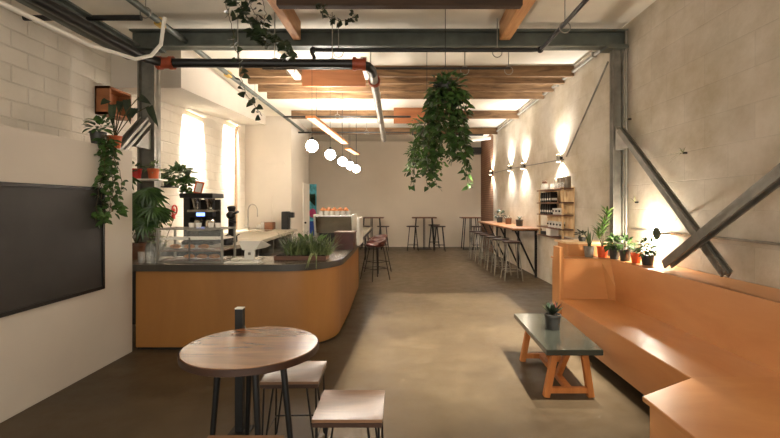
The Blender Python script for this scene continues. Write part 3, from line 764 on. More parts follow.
# brewer
t = thing('coffee_brewer', 'tall black twin coffee brewer with chrome funnels and a blue display', 'coffee machine', (-3.22, 7.1, .92))
MB().box(-3.48, -3.37, 6.92, 7.26, .94, 1.68, .006).build('column', M['blackplastic'], t)
MB().box(-3.48, -2.98, 6.86, 7.28, .922, .98, .006).build('base', M['black'], t)
MB().box(-3.37, -3.02, 7.22, 7.26, .98, 1.64, .004).build('back_panel', M['cabinet'], t)
MB().box(-3.50, -2.98, 6.84, 7.28, 1.66, 1.735, .006).build('top_cover', M['blackplastic'], t)
cp0 = MB().box(-3.40, -2.99, 6.86, 7.0, 1.36, 1.44, .006).build('control_panel', M['blackplastic'], t)
MB().box(-3.24, -3.11, 6.852, 6.86, 1.375, 1.43).build('display', M['screen'], cp0)
MB().box(-3.40, -2.99, 6.88, 7.16, 1.44, 1.475, .004).build('funnel_rail', M['chrome'], t)
MB().box(-3.40, -2.99, 6.86, 7.1, 1.14, 1.17, .004).build('shelf_rail', M['chrome'], t)
for x in (-3.31, -3.09):
    fu0 = MB().lathe([(.045, 0), (.082, .175), (.087, .18)], (x, 6.99, 1.475), 22).build('funnel', M['chrome'], t, True)
    MB().tube([(x + .07, 6.92, 1.63), (x + .115, 6.88, 1.60), (x + .11, 6.88, 1.50), (x + .07, 6.92, 1.49)], .014, 8).build('funnel_handle', M['blackplastic'], fu0, True)
srv = thing('coffee_server', 'chrome coffee server under the brewer funnel, on the pastry case side', 'coffee server', (-3.27, 6.98, 1.172))
MB().lathe([(.07, 0), (.075, .01), (.075, .12), (.06, .145), (.045, .15)], (-3.27, 6.98, 1.172), 24).build('body', M['chrome'], srv, True)
MB().lathe([(.05, .148), (.05, .168), (.02, .175)], (-3.27, 6.98, 1.172), 20).build('lid', M['blackplastic'], srv, True)
dup(srv, (-3.08, 6.98, 1.172), 'chrome coffee server under the brewer funnel, on the sink side')
t = thing('picture_frame', 'small orange framed card leaning on top of the coffee brewer', 'frame', (-3.32, 7.05, 1.735))
m = Matrix.Translation((-3.32, 7.05, 1.735)) @ Matrix.Rotation(math.radians(10), 4, 'Y') @ Matrix.Rotation(math.radians(-10), 4, 'X')
MB().box(-.07, .07, 0, .012, 0, .025, 0, m).box(-.07, .07, 0, .012, .175, .20, 0, m).box(-.07, -.048, 0, .012, 0, .2, 0, m).box(.048, .07, 0, .012, 0, .2, 0, m).build('frame', M['terracotta'], t)
MB().box(-.05, .05, .004, .010, .02, .18, 0, m).build('card', M['paper'], t)
t = thing('coffee_grinder', 'black espresso grinder with a hopper, between the brewer and the back bar corner', 'grinder', (-2.85, 7.3, .92))
MB().box(-2.94, -2.80, 7.2, 7.42, .92, 1.02, .01).box(-2.92, -2.83, 7.3, 7.42, 1.0, 1.40, .01).build('body', M['blackplastic'], t)
MB().ball((-2.85, 7.24, 1.38), .075, 1, .9, .9).cyl((-2.85, 7.24, 1.38), (-2.70, 7.16, 1.44), .022).cyl((-2.85, 7.2, 1.30), (-2.72, 7.1, 1.27), .02).build('grind_head', M['blackplastic'], t, True)
MB().lathe([(.04, 0), (.07, .10), (.07, .12), (.03, .14)], (-2.87, 7.33, 1.40), 18).build('hopper', M['blackplastic'], t, True)
t = thing('kettle', 'black gooseneck kettle on the rounded end of the back bar', 'kettle', (-2.72, 6.85, .92))
MB().lathe([(.085, 0), (.088, .01), (.065, .13), (.05, .145), (.012, .16), (.012, .175), (.002, .18)], (-2.76, 6.88, .92), 22).build('body', M['blackplastic'], t, True)
MB().tube([(-2.69, 6.88, .96), (-2.62, 6.88, 1.0), (-2.61, 6.88, 1.07), (-2.57, 6.88, 1.09)], .009, 8).build('spout', M['blackplastic'], t, True)
MB().tube([(-2.81, 6.88, 1.04), (-2.89, 6.88, 1.05), (-2.90, 6.88, .98), (-2.84, 6.88, .95)], .009, 8).build('handle', M['blackplastic'], t, True)
# red ring on the wall
t = thing('wall_gauge', 'small red ring gauge fixed to the white brick wall by the brewer', 'gauge', (-4.12, 7.86, 1.46))
MB().tube([(-4.11, 7.86 + .085 * math.cos(2 * PI * k / 20), 1.46 + .085 * math.sin(2 * PI * k / 20)) for k in range(21)], .014, 8, False).build('ring', M['red'], t, True)
MB().cyl((-4.15, 7.86, 1.46), (-4.11, 7.86, 1.46), .03).box(-4.15, -4.11, 7.83, 7.89, 1.30, 1.38).build('stub', M['red'], t)

# counter stools beyond the counter end
def bucket_stool(loc, lab):
    t = thing('bucket_stool', lab, 'stool', loc)
    b2 = MB()
    n = 14; prof = []
    for i, z in enumerate((.70, .74, .80, .86)):
        r = (.17, .21, .225, .23)[i]
        row = []
        for k in range(n + 1):
            a = math.radians(-20 + 220 * k / n)
            zz = z if i < 2 else .74 + (z - .74) * (.35 + .65 * math.sin(max(0, min(PI, (a + .3) * .9))))
            row.append(b2.bm.verts.new((r * math.cos(a), -r * math.sin(a) * -1, zz)))
        prof.append(row)
    for i in range(3):
        for k in range(n): b2.bm.faces.new((prof[i][k], prof[i][k + 1], prof[i + 1][k + 1], prof[i + 1][k]))
    o = b2.build('back_shell', M['redseat'], t, True, world=False)
    md = o.modifiers.new('thick', 'SOLIDIFY'); md.thickness = .022
    MB().lathe([(.15, .68), (.205, .70), (.21, .735), (.19, .75), (.004, .755)], (0, 0, 0), 20).build('seat', M['redseat'], t, True, world=False)
    for sx in (-1, 1):
        for sy in (-1, 1):
            MB().cyl((sx * .12, sy * .12, .69), (sx * .22, sy * .22, 0), .010, seg=8).build('leg', M['black'], t, True, world=False)
    q = .175
    MB().tube([(q, q, .24), (-q, q, .24), (-q, -q, .24), (q, -q, .24), (q, q, .24)], .008, 6).build('footrest', M['black'], t, True, world=False)
    return t
b0 = bucket_stool((-.56, 9.05, 0), 'oxblood bucket bar stool at the counter overhang, closer to the planter end')
b0.rotation_euler = (0, 0, -.9)
dup(b0, (-.56, 10.1, 0), 'oxblood bucket bar stool at the counter overhang, closer to the end wall', -.7)

# ------------------------------------------------------------------ round table, post and stools
t = thing('round_table', 'round wooden cafe table on slim black legs', 'table', (-.871, 2.522, 0))
tt0 = MB().lathe([(.004, .70), (.362, .70), (.376, .708), (.38, .72), (.38, .732), (.374, .74), (.004, .74)], (-.871, 2.522, 0), 64, False).build('tabletop', M['walnut'], t, True)
MB().lathe([(.3795, .7005), (.3825, .703), (.3825, .735), (.3795, .7385)], (-.871, 2.522, 0), 64, False).build('edge_band', M['darkedge'], tt0, True)
for (a, b) in (((-1.03, 2.45), (-1.10, 2.48)), ((-.777, 2.30), (-.737, 2.27)), ((-.659, 2.40), (-.584, 2.38)), ((-.95, 2.72), (-1.0, 2.80))):
    MB().tube([(a[0], a[1], .70), (b[0] - .0, b[1], 0)], [.019, .014], 10).build('leg', M['black'], t, True)
MB().box(-1.06, -.64, 2.28, 2.31, .69, .70).box(-.9, -.86, 2.25, 2.8, .69, .70).build('top_bracket', M['black'], t)
t = thing('floor_post', 'square black steel post standing behind the round table', 'post', (-1.10, 2.98, 0))
MB().box(-1.135, -1.082, 2.95, 3.0, .008, .842, .003).build('post_body', M['black'], t)
MB().box(-1.136, -1.081, 2.949, 3.001, .842, .85, .002).build('cap', M['white'], t)  # white cap paints the lit top of the post
MB().box(-1.17, -1.034, 2.913, 3.049, 0, .01).build('base_plate', M['black'], t)
MB().tube([(-1.066, 2.95, .73), (-1.045, 2.93, .70), (-1.06, 2.91, .66), (-1.10, 2.93, .64), (-1.15, 2.935, .66), (-1.15, 2.94, .70)], .0035, 6).build('tie_wire', M['galv'], t, True)

def scoop_seat(w, d, th):
    mb = MB(); n = 12; top, bot = [], []
    for i in range(n + 1):
        r1, r2 = [], []
        for j in range(n + 1):
            u, v = i / n * 2 - 1, j / n * 2 - 1
            z = -.014 * max(0, 1 - u * u) ** .8 * max(0, 1 - v * v) ** .8
            r1.append(mb.bm.verts.new((u * w / 2, v * d / 2, z))); r2.append(mb.bm.verts.new((u * w / 2, v * d / 2, -th)))
        top.append(r1); bot.append(r2)
    for i in range(n):
        for j in range(n):
            mb.bm.faces.new((top[i][j], top[i + 1][j], top[i + 1][j + 1], top[i][j + 1]))
    for k in range(n):
        for (a, b, c, d2) in ((top[k][0], bot[k][0], bot[k + 1][0], top[k + 1][0]), (top[k][n], top[k + 1][n], bot[k + 1][n], bot[k][n]), (top[0][k], top[0][k + 1], bot[0][k + 1], bot[0][k]), (top[n][k], bot[n][k], bot[n][k + 1], top[n][k + 1])):
            mb.bm.faces.new((a, b, c, d2))
    mb.bm.faces.new([bot[0][0], bot[n][0], bot[n][n], bot[0][n]] if False else (bot[0][:] + [bot[i][n] for i in range(1, n + 1)] + [bot[n][j] for j in range(n - 1, -1, -1)] + [bot[i][0] for i in range(n - 1, 0, -1)]))
    return mb
def low_stool(loc, lab, rz):
    t = thing('low_stool', lab, 'stool', loc, 'low stools round the table', rz)
    o = scoop_seat(.35, .345, .016); 
    for v in o.bm.verts: v.co.z += .49
    o.build('seat', M['seatwood'], t, True, world=False)
    MB().box(-.174, .174, -.1715, .1715, .448, .4745, .004).build('seat_block', M['darkedge'], t, world=False)
    for sx in (-1, 1):
        for sy in (-1, 1):
            x, y = sx * .155, sy * .15
            MB().tube([(x, y, .449), (x + sx * .012, y + sy * .012, .012), (x + sx * .012, y + sy * .012, 0)], .006, 8).tube([(x - sx * .055, y, .449), (x + sx * .004, y + sy * .012, .012), (x + sx * .012, y + sy * .012, .006)], .006, 8).build('leg', M['black'], t, True, world=False)
    q, p = .162, .157
    MB().tube([(q, p, .13), (-q, p, .13), (-q, -p, .13), (q, -p, .13), (q, p, .13)], .005, 6).build('stretcher', M['black'], t, True, world=False)
    return t
s0 = low_stool((-.272, 2.32, 0), 'low square stool with scooped wooden seat standing clear of the round table', -.0)
dup(s0, (-.682, 2.78, 0), 'low square stool tucked partly under the far side of the round table', .03)
dup(s0, (-.715, 1.83, 0), 'low square stool at the bottom edge, in front of the round table', 0)

# ------------------------------------------------------------------ coffee table
t = thing('coffee_table', 'low coffee table with dark concrete slab top and wooden trestle legs', 'table', (1.37, 3.95, 0))
MB().prism([(1.125, 3.39), (1.57, 3.39), (1.645, 4.53), (1.165, 4.53)], .375, .42, .004).build('tabletop', M['ctop'], t)
for (y, xa, xb, ya) in ((3.52, 1.24, 1.47, 1), (4.32, 1.27, 1.50, 2)):
    for s, xt, xbm in ((-1, xa, xa - .075), (1, xb, xb + .055)):
        MB().bar((xbm, y, 0.0), (xt, y, .375), .05, .05, .003, (0, 1, 0)).build('leg', M['legwood'], t)
    MB().bar((xa - .06, y, .055), (xb + .04, y, .055), .04, .045, .003).build('cross_rail', M['legwood'], t)
MB().bar((1.355, 3.54, .055), (1.385, 4.30, .055), .055, .04, .003).build('long_rail', M['legwood'], t)
MB().bar((1.365, 3.80, .07), (1.36, 3.55, .37), .045, .045, .003).build('strut', M['legwood'], t)
MB().bar((1.375, 4.02, .07), (1.385, 4.28, .37), .045, .045, .003).build('strut', M['legwood'], t)
t = thing('potted_succulent', 'spiky dark agave in a black pot on the coffee table', 'plant', (1.375, 3.97, .42))
pot(t, (1.375, 3.97, .42), .072, .135, M['darkpot'], .82)
f = MB()
for k in range(17):
    a = k * 2.4; e = .35 + .07 * (k % 9)
    f.leaf((1.375, 3.97, .545), (math.cos(a), math.sin(a), e * 1.6), .13, .042, (0, 0, 1), -.15)
f.build('foliage', M['leafd'], t, fix=False)
f = MB()
for k in range(5): f.leaf((1.40, 3.96, .56), (math.cos(k * 1.3) * .3, math.sin(k * 1.3) * .3, 1), .12, .02)
f.build('new_growth', M['redseat'], t, fix=False)

# ------------------------------------------------------------------ plywood bench
t = thing('plywood_bench', 'long orange plywood bench built along the block wall', 'bench', (2.3, 4.0, 0))
zs, zt = .455, .90
MB().prism([(1.83, 2.745), (2.52, 2.745), (2.52, 5.17), (1.83, 5.17)], zs - .03, zs, .004).build('seat', M['ply'], t)
MB().box(1.845, 1.87, 2.74, 5.15, .10, zs - .03, .002).build('front_panel', M['ply'], t)
MB().box(1.98, 2.5, 2.74, 5.12, 0, .10).build('toe_kick', M['cabinet'], t)
MB().hull([(1.87, 5.06, zs), (2.40, 5.06, zs), (1.87, 5.26, zt), (2.44, 5.26, zt), (1.87, 5.30, zt), (2.44, 5.30, zt), (1.87, 5.30, zs), (2.40, 5.30, zs)]).build('end_backrest', M['ply_x'], t)
MB().hull([(2.40, 5.06, zs), (2.49, 4.88, zs), (2.50, 5.26, zt), (2.40, 5.28, zt), (2.54, 5.2, zt), (2.55, 5.3, zs), (2.44, 5.30, zt), (2.55, 5.3, zt)]).build('corner_backrest', M['ply'], t)
MB().hull([(2.44, .6, zs), (2.44, 4.97, zs), (2.50, .6, zt), (2.50, 5.2, zt), (2.54, .6, zt), (2.54, 5.3, zt), (2.54, .6, zs), (2.54, 5.3, zs)]).build('backrest', M['ply'], t)
MB().box(1.825, 1.87, 5.03, 5.25, .10, 1.06, .004).build('end_post', M['ply'], t)
MB().box(2.52, XR - .005, .6, 5.55, zt - .025, zt, .002).box(1.90, 2.55, 5.28, 5.55, zt - .025, zt, .002).build('ledge', M['ply'], t)
MB().box(1.9, 1.93, 5.28, 5.5, .1, zt - .03).build('end_panel', M['ply'], t)
t = thing('plywood_cabinet', 'low plywood box with glare-pale top closing the ledge behind the bench end', 'cabinet', (2.3, 5.75, 0))
MB().box(2.13, 2.62, 5.57, 5.95, .0, 1.05, .004).build('body', M['ply_x'], t)
MB().box(2.10, 2.63, 5.56, 6.0, 1.05, 1.075, .004).build('top', M['shelfwood'], t)  # paler wood than the body paints the glare on top
t = thing('plywood_bench', 'plywood corner bench block jutting out at the bottom corner of the picture', 'bench', (1.7, 2.2, 0))
MB().prism([(1.36, .6), (2.43, .6), (2.43, 2.735), (1.835, 2.735), (1.36, 2.46)], zs - .015, zs + .015, .003).build('seat', M['ply_x'], t)
MB().prism([(1.39, .62), (1.84, .62), (1.84, 2.69), (1.39, 2.44)], .0, zs - .015).build('front_panel', M['ply'], t)

# ledge plants
def ledge(px, py_base, D, r, h, mt, lab, kind, name='potted_plant'):
    x = (px - 402) * D / 435.0
    t = thing(name, lab, 'plant', (x, D, zt))
    pot(t, (x, D, zt + .002), r, h, mt)
    f = MB(); z = zt + h * .92
    if kind == 'snake':
        for k in range(8): f.blade((x + rr.uniform(-.02, .02), D, z), (rr.uniform(-.35, .35), rr.uniform(-.3, .1), 1), rr.uniform(.16, .30), .025, rr.uniform(0, .4))
    elif kind == 'dracaena':
        st = MB()
        for (dx, hh) in ((-.05, .16), (.03, .30), (.06, .42), (0, .22)):
            st.tube([(x, D, z), (x + dx, D, z + hh)], .008, 6)
            for k in range(15):
                a = k * 2.4
                f.blade((x + dx, D, z + hh - .06 + .006 * k), (math.cos(a), math.sin(a) * .7, .55 + .05 * k), .19, .034, .35)
        st.build('stem', M['stem'], t, True)
    elif kind == 'round':
        bush(f, (x, D, z + .05), (.085, .085, .10), 52, .07, .05, rr, -.5, True)
    elif kind == 'bushy':
        bush(f, (x, D, z + .06), (.085, .085, .11), 80, .06, .032, rr, -.5)
    elif kind == 'fine':
        for k in range(14):
            a = k * 2.4; p = Vector((x, D, z)); q = p + Vector((math.cos(a) * .1, math.sin(a) * .08, rr.uniform(.08, .2)))
            for j in range(9):
                b = rr.uniform(0, 2 * PI); f.leaf(p.lerp(q, j / 9), (math.cos(b), math.sin(b), .4), .055, .02)
    f.build('foliage', {'snake': M['leaf'], 'dracaena': M['leafb'], 'round': M['leaf'], 'bushy': M['leaf'], 'fine': M['leafg']}[kind], t, fix=False)
ledge(589, 256, 5.42, .062, .135, M['greypot'], 'grey pot with a few thin curved leaves, first on the bench ledge', 'snake')
ledge(602.5, 257, 5.40, .066, .135, M['orangepot'], 'terracotta pot with the tallest spiky bright plant on the bench ledge', 'dracaena')
ledge(614.5, 259, 5.22, .060, .13, M['darkpot'], 'dark pot of round leaves close to the foot of the bench column', 'round')
ledge(625, 261, 5.05, .062, .125, M['darkpot'], 'dark pot of bushy leaves between the column and the small terracotta pot', 'bushy')
ledge(636, 263, 4.88, .056, .11, M['orangepot'], 'small terracotta pot of fine grey green sprigs on the bench ledge', 'fine')
ledge(647.5, 265, 4.70, .066, .11, M['darkpot'], 'wide dark pot of bushy leaves under the bench wall lamp', 'bushy')
t = thing('potted_succulent', 'tiny dark plant in a low bowl on the plywood box behind the bench', 'plant', (2.36, 5.7, 1.075))
pot(t, (2.36, 5.7, 1.077), .05, .05, M['darkpot'])
f = MB(); bush(f, (2.36, 5.7, 1.15), (.08, .06, .05), 26, .06, .03, rr, .1); f.build('foliage', M['leafd'], t, fix=False)
# air plants on the wall
for (px, py, lab) in ((628, 116, 'tiny dark air plant high on the block wall beside the column'), (683, 149, 'green air plant on the block wall above the brace'), (635, 199, 'grey air plant on the block wall between column and brace'), (683, 211, 'small air plant on the block wall under the brace')):
    D = 2.88 * 435 / (px - 402); p = pw(px, py, D)
    t = thing('air_plant', lab, 'plant', p)
    MB().box(p[0] - .0, XR, p[1] - .008, p[1] + .008, p[2] - .05, p[2] - .03).build('hook', M['black'], t)
    f = MB()
    for k in range(10 if py > 120 else 5): f.blade((p[0], p[1], p[2] - .04), (-.5 + rr.uniform(-.4, .4), rr.uniform(-1, 1), rr.uniform(-.3, 1)), rr.uniform(.09, .16), .014, .3)
    f.build('foliage', M['airleaf'], t, fix=False)

# ------------------------------------------------------------------ bottle shelf on the block wall
t = thing('display_shelf', 'slatted wooden wall rack stocked with coffee bags and cups', 'shelf', (2.78, 8.0, .95))
for k in range(9): MB().box(XR - .03, XR - .005, 7.34 + k * .15, 7.34 + k * .15 + .135, 1.0, 1.86, .003).build('slat', M['shelfwood'], t)
SH = (1.84, 1.60, 1.38, 1.14, .98)
for z in SH: MB().box(2.70, XR - .03, 7.32, 8.72, z - .022, z, .003).build('shelf_board', M['brownwood'], t)
for y in (7.36, 8.6): MB().box(2.71, 2.74, y, y + .03, .97, 1.85).build('upright', M['shelfwood'], t)
bag = thing('coffee_bag', 'black coffee bag with a white label on the second shelf of the wall rack', 'bag', (2.785, 8.52, SH[1] + .002), 'black coffee bags on the wall rack')
pu0 = MB().hull([(-.06, -.045, 0), (.06, -.045, 0), (-.06, .045, 0), (.06, .045, 0), (-.065, -.03, .12), (.065, -.03, .12), (-.065, .03, .12), (.065, .03, .12), (-.06, -.008, .19), (.06, -.008, .19), (-.06, .008, .19), (.06, .008, .19)]).build('pouch', M['bag'], bag, world=False)
MB().box(-.067, -.060, -.03, .03, .035, .075).box(-.05, .05, -.047, -.040, .035, .075).build('paper_label', M['paper'], pu0, world=False)
for i in range(1, 5): dup(bag, (2.785, 8.52 - .13 * i, SH[1] + .002))
for i in range(5): dup(bag, (2.785, 8.53 - .13 * i, SH[2] + .002), 'black coffee bag with a white label on the third shelf of the wall rack', None, 'black coffee bags on the third shelf')
mug = thing('takeaway_cup', 'white paper cup with a dark dot on the third shelf of the wall rack', 'cup', (2.785, 7.92, SH[2] + .002), 'dotted cups on the third shelf')
MB().lathe([(.035, 0), (.046, .11), (.042, .11), (.032, .006), (.003, .006)], (0, 0, 0), 20, False).build('cup_body', M['ceramic'], mug, True, world=False)
MB().cyl((-.038, -.012, .06), (-.046, -.0145, .06), .018, seg=14).cyl((.01, -.040, .06), (.011, -.047, .06), .018, seg=14).build('dot', M['black'], mug, world=False)
for i in range(1, 3): dup(mug, (2.785, 7.92 - .16 * i, SH[2] + .002))
for i in range(5): dup(mug, (2.785, 8.2 - .16 * i, SH[3] + .002), 'white paper cup with a dark dot on the fourth shelf of the wall rack', None, 'dotted cups on the fourth shelf')
can = MB().lathe([(.042, 0), (.045, .01), (.045, .19), (.038, .20), (.004, .202)], (0, 0, 0), 20).build('canister', M['kraft'], None, True)
tag(can, 'grey brown canister on the top shelf of the wall rack', 'canister', 'canisters on the wall rack'); can.location = (2.83, 7.40, SH[0])
for i in range(1, 5):
    c = can.copy(); COL.objects.link(c); c.location = (2.83, 7.40 + .14 * i, SH[0])
tum = MB().lathe([(.035, 0), (.042, .10), (.039, .10), (.032, .006), (.003, .006)], (0, 0, 0), 20, False).build('glass_tumbler', M['glass'], None, True)
tag(tum, 'clear glass in front of the canisters on the top shelf of the rack', 'glass', 'glasses on the rack top'); tum.location = (2.75, 7.47, SH[0])
for i in range(1, 4):
    c = tum.copy(); COL.objects.link(c); c.location = (2.75, 7.47 + .16 * i, SH[0])
t = thing('glass_carafe', 'round clear glass carafe at the far end of the rack top shelf', 'carafe', (2.80, 8.54, SH[0] + .002))
MB().lathe([(.05, 0), (.085, .05), (.085, .09), (.04, .15), (.055, .2), (.05, .2), (.035, .15), (.078, .088), (.078, .052), (.005, .006)], (2.80, 8.54, SH[0] + .002), 22, False).build('carafe_body', M['glass'], t, True)
MB().lathe([(.044, .13), (.05, .14), (.05, .165), (.044, .17)], (2.80, 8.54, SH[0] + .002), 18, False).build('collar', M['brownwood'], t, True)
tag(MB().box(2.73, 2.88, 8.0, 8.25, SH[4] + .002, SH[4] + .13, .004).build('paper_box', M['paper']), 'white box on the lowest board of the wall rack', 'box')
tag(MB().box(2.73, 2.88, 8.3, 8.58, SH[4] + .002, SH[4] + .06, .004).build('dark_tray', M['black']), 'flat black tray on the lowest board of the wall rack', 'tray')

# ------------------------------------------------------------------ wall bar with stools
t = thing('wall_bar', 'long wooden bar shelf on black steel brackets along the block wall', 'bar', (2.6, 11.2, 0))
MB().box(2.31, XR - .01, 9.05, 13.3, 1.02, 1.06, .004).build('bar_top', M['barwood'], t)
for y in (9.3, 10.7, 12.1, 13.1):
    MB().bar((2.86, y, .0), (2.86, y, 1.02), .045, .045).bar((2.42, y, 1.0), (2.86, y, 0.06), .035, .035, 0, (0, 1, 0)).bar((2.35, y, 1.005), (2.86, y, 1.005), .035, .03).build('bracket', M['black'], t)
for (x, y, lab, nm, kind) in ((2.74, 12.2, 'small dark pot of leaves at the far end of the wall bar', 'darkpot', 'bush'), (2.74, 11.2, 'round wooden pot in the middle of the wall bar', 'brownwood', 'low'), (2.74, 10.15, 'dark pot of spiky leaves at the rack end of the wall bar', 'darkpot', 'spike')):
    t = thing('potted_plant', lab, 'plant', (x, y, 1.06))
    pot(t, (x, y, 1.06), .085, .15, M[nm], .85)
    f = MB()
    if kind == 'bush': bush(f, (x, y, 1.26), (.14, .12, .13), 40, .1, .05, rr)
    if kind == 'low': bush(f, (x, y, 1.21), (.07, .07, .05), 20, .05, .03, rr)
    if kind == 'spike':
        for k in range(13): f.blade((x, y, 1.2), (math.cos(k * 2.4), math.sin(k * 2.4), .6 + .1 * k % 1.4), .24, .03, .5)
    f.build('foliage', M['leafd'] if kind != 'spike' else M['leaf'], t, fix=False)
def bar_stool(loc, lab, group, H, legmat, seatmat, k=1.0):
    t = thing('bar_stool', lab, 'stool', loc, group)
    MB().lathe([(.01, H - .035), (.155 * k, H - .035), (.17 * k, H - .025), (.172 * k, H - .006), (.16 * k, H), (.08, H - .008), (.003, H - .010)], (0, 0, 0), 24).build('seat', seatmat, t, True, world=False)
    for sx in (-1, 1):
        for sy in (-1, 1):
            MB().tube([(sx * .105, sy * .105, H - .035), (sx * .185, sy * .185, 0)], .011, 8).build('leg', legmat, t, True, world=False)
    q = .165
    MB().tube([(q, q, .2), (-q, q, .2), (-q, -q, .2), (q, -q, .2), (q, q, .2)], .008, 6).build('footrest', legmat, t, True, world=False)
    return t
names = ('first', 'second', 'third', 'fourth', 'fifth', 'sixth')
p0 = bar_stool((2.28, 9.05, 0), 'bar stool with bare steel legs, first from the bottle rack along the wall bar', 'stools along the wall bar', .80, M['galv'], M['darkedge'], 1.1)
for i in range(1, 6): dup(p0, (2.24 - .02 * i, 9.05 + .72 * i, 0), 'bar stool with bare steel legs, %s from the bottle rack along the wall bar' % names[i])
# tall tables at the end wall
def tall_table(loc, lab, w):
    t = thing('bar_table', lab, 'table', loc, 'tall tables at the end wall')
    MB().box(-w / 2, w / 2, -.32, .32, 1.085, 1.125, .008).build('tabletop', M['brownwood'], t, world=False)
    for sx in (-1, 1):
        for sy in (-1, 1): MB().tube([(sx * (w / 2 - .15), sy * .2, 1.085), (sx * (w / 2 - .07), sy * .27, 0)], .017, 8).build('leg', M['black'], t, True, world=False)
    MB().box(-.035, -.01, -.02, .02, .01, 1.085).box(.01, .035, -.02, .02, .01, 1.085).box(-.25, .25, -.2, .2, 0, .015).build('pedestal', M['black'], t, world=False)
    return t
tt = tall_table((.78, 15.35, 0), 'tall brown bar table in the middle of the end wall', .86)
dup(tt, (-1.07, 15.35, 0), 'tall brown bar table partly hidden behind the counter end')
tt2 = tall_table((2.42, 15.35, 0), 'tall brown bar table in the brick corner of the end wall', .72)
q0 = bar_stool((.365, 14.8, 0), 'dark bar stool on the counter side of the middle tall table', 'bar stools at the end wall', .84, M['black'], M['darkedge'], 1.25)
dup(q0, (1.17, 15.85, 0), 'dark bar stool behind its twin, wall bar side of the middle tall table')
dup(q0, (1.26, 14.7, 0), 'dark bar stool standing clear, wall bar side of the middle tall table')
dup(q0, (-.64, 14.75, 0), 'dark bar stool beside the tall table near the counter end')
dup(q0, (-1.29, 14.75, 0), 'dark bar stool mostly hidden behind the counter end table')
dup(q0, (2.55, 14.7, 0), 'dark bar stool in the brick corner by the tall table')
# speaker, poster
t = thing('wall_speaker', 'small black speaker high in the brick corner', 'speaker', (2.68, 15.9, 3.42))
MB().box(2.50, 2.88, 15.75, 16.0, 3.40, 3.64, .01).build('cabinet', M['blackplastic'], t)
MB().box(2.66, 2.72, 16.0, 16.1, 3.5, 3.56).build('bracket', M['black'], t)
t = thing('wall_print', 'tall bright teal and pink print on the end wall beyond the store room door', 'poster', (-3.35, 16.05, .5))
MB().box(-3.75, -3.16, 16.06, 16.09, .4, 2.32).build('backing', M['teal'], t)
MB().box(-3.5, -3.2, 16.05, 16.06, 1.7, 1.95).hull([(-3.45, 16.05, 1.75), (-3.2, 16.05, 1.5), (-3.2, 16.06, 1.5), (-3.45, 16.06, 1.75), (-3.2, 16.05, 1.9), (-3.2, 16.06, 1.9)]).build('green_shape', M['greenprint'], t)
MB().ball((-3.3, 16.06, 1.25), .13, 1, .1, 1.3).build('pink_shape', M['pink'], t, True)
MB().box(-3.75, -3.16, 16.05, 16.06, .4, .95).build('blue_band', M['blue'], t)
# board on the partition
t = thing('wall_board', 'long charcoal board hung on the room side of the low partition', 'board', (-2.83, 3.4, .75))
MB().box(-2.85, -2.835, 1.9, 4.12, .78, 1.69).build('panel', M['board'], t)
MB().box(-2.85, -2.825, 1.88, 4.14, .755, .785).box(-2.85, -2.825, 1.88, 4.14, 1.685, 1.715).box(-2.85, -2.825, 4.11, 4.14, .755, 1.715).box(-2.85, -2.825, 1.88, 1.91, .755, 1.715).build('frame', M['black'], t)

# ------------------------------------------------------------------ lamps
WARM = (1.0, .93, .83)
G = [(-1.345, 6.5), (-1.255, 7.6), (-1.205, 8.8), (-1.165, 9.75), (-1.11, 10.6)]
gl = ('closest to the planter', 'second from the planter', 'third from the planter', 'fourth from the planter', 'closest to the end wall')
for i, (x, y) in enumerate(G):
    t = thing('globe_pendant', 'lit white globe pendant over the counter, ' + gl[i], 'lamp', (x, y, 2.43), 'globe pendants over the counter')
    MB().ball((x, y, 2.43), .088, seg=24).build('globe', M['globe'], t, True)
    MB().cyl((x, y, 2.515), (x, y, 2.56), .03, .018).build('cap', M['black'], t, True)
    MB().cyl((x, y, 2.56), (x, y, CEIL + .06), .003, seg=5).build('cord', M['black'], t)
    lamp('globe_light', 'POINT', (x, y, 2.43), 0.01, WARM, t, shadow_soft_size=.09)
for (x0, x1, y0, y1, lab) in ((-1.47, -1.31, 7.0, 10.0, 'long slim copper pendant strip lamp above the globe lamps'), (-1.36, -1.25, 10.9, 12.1, 'shorter slim pendant strip lamp beyond the long one')):
    t = thing('strip_pendant', lab, 'lamp', (x0, y0, 2.95))
    MB().bar((x0, y0, 2.97), (x1, y1, 2.97), .17, .035, .004).build('housing', M['caramel'], t)
    MB().bar((x0, y0 + .04, 2.951), (x1, y1 - .04, 2.951), .12, .006).build('diffuser', M['diffuser'], t)
    MB().bar((x0, y0 + .04, 2.990), (x1, y1 - .04, 2.990), .10, .006).build('added_top_glow', M['diffuser'], t)  # glowing upper face, added along with the uplight
    l = lamp('added_uplight', 'AREA', ((x0 + x1) / 2, (y0 + y1) / 2, 3.0), 23 * (y1 - y0), WARM, t, shape='RECTANGLE', size=.1, size_y=(y1 - y0) * .95, spread=math.radians(170))  # upward light added to brighten the ceiling over the strip
    l.rotation_euler = (PI, 0, -math.atan2(x1 - x0, y1 - y0))
    for q in (.12, .88):
        yy = y0 + (y1 - y0) * q
        xx = x0 + (x1 - x0) * q
        MB().cyl((xx, yy, 2.985), (xx, yy, CEIL + .06), .004, seg=5).build('suspension_wire', M['black'], t)
        MB().cyl((xx, yy, CEIL + .03), (xx, yy, CEIL + .06), .05).build('canopy', M['galv'], t, True)
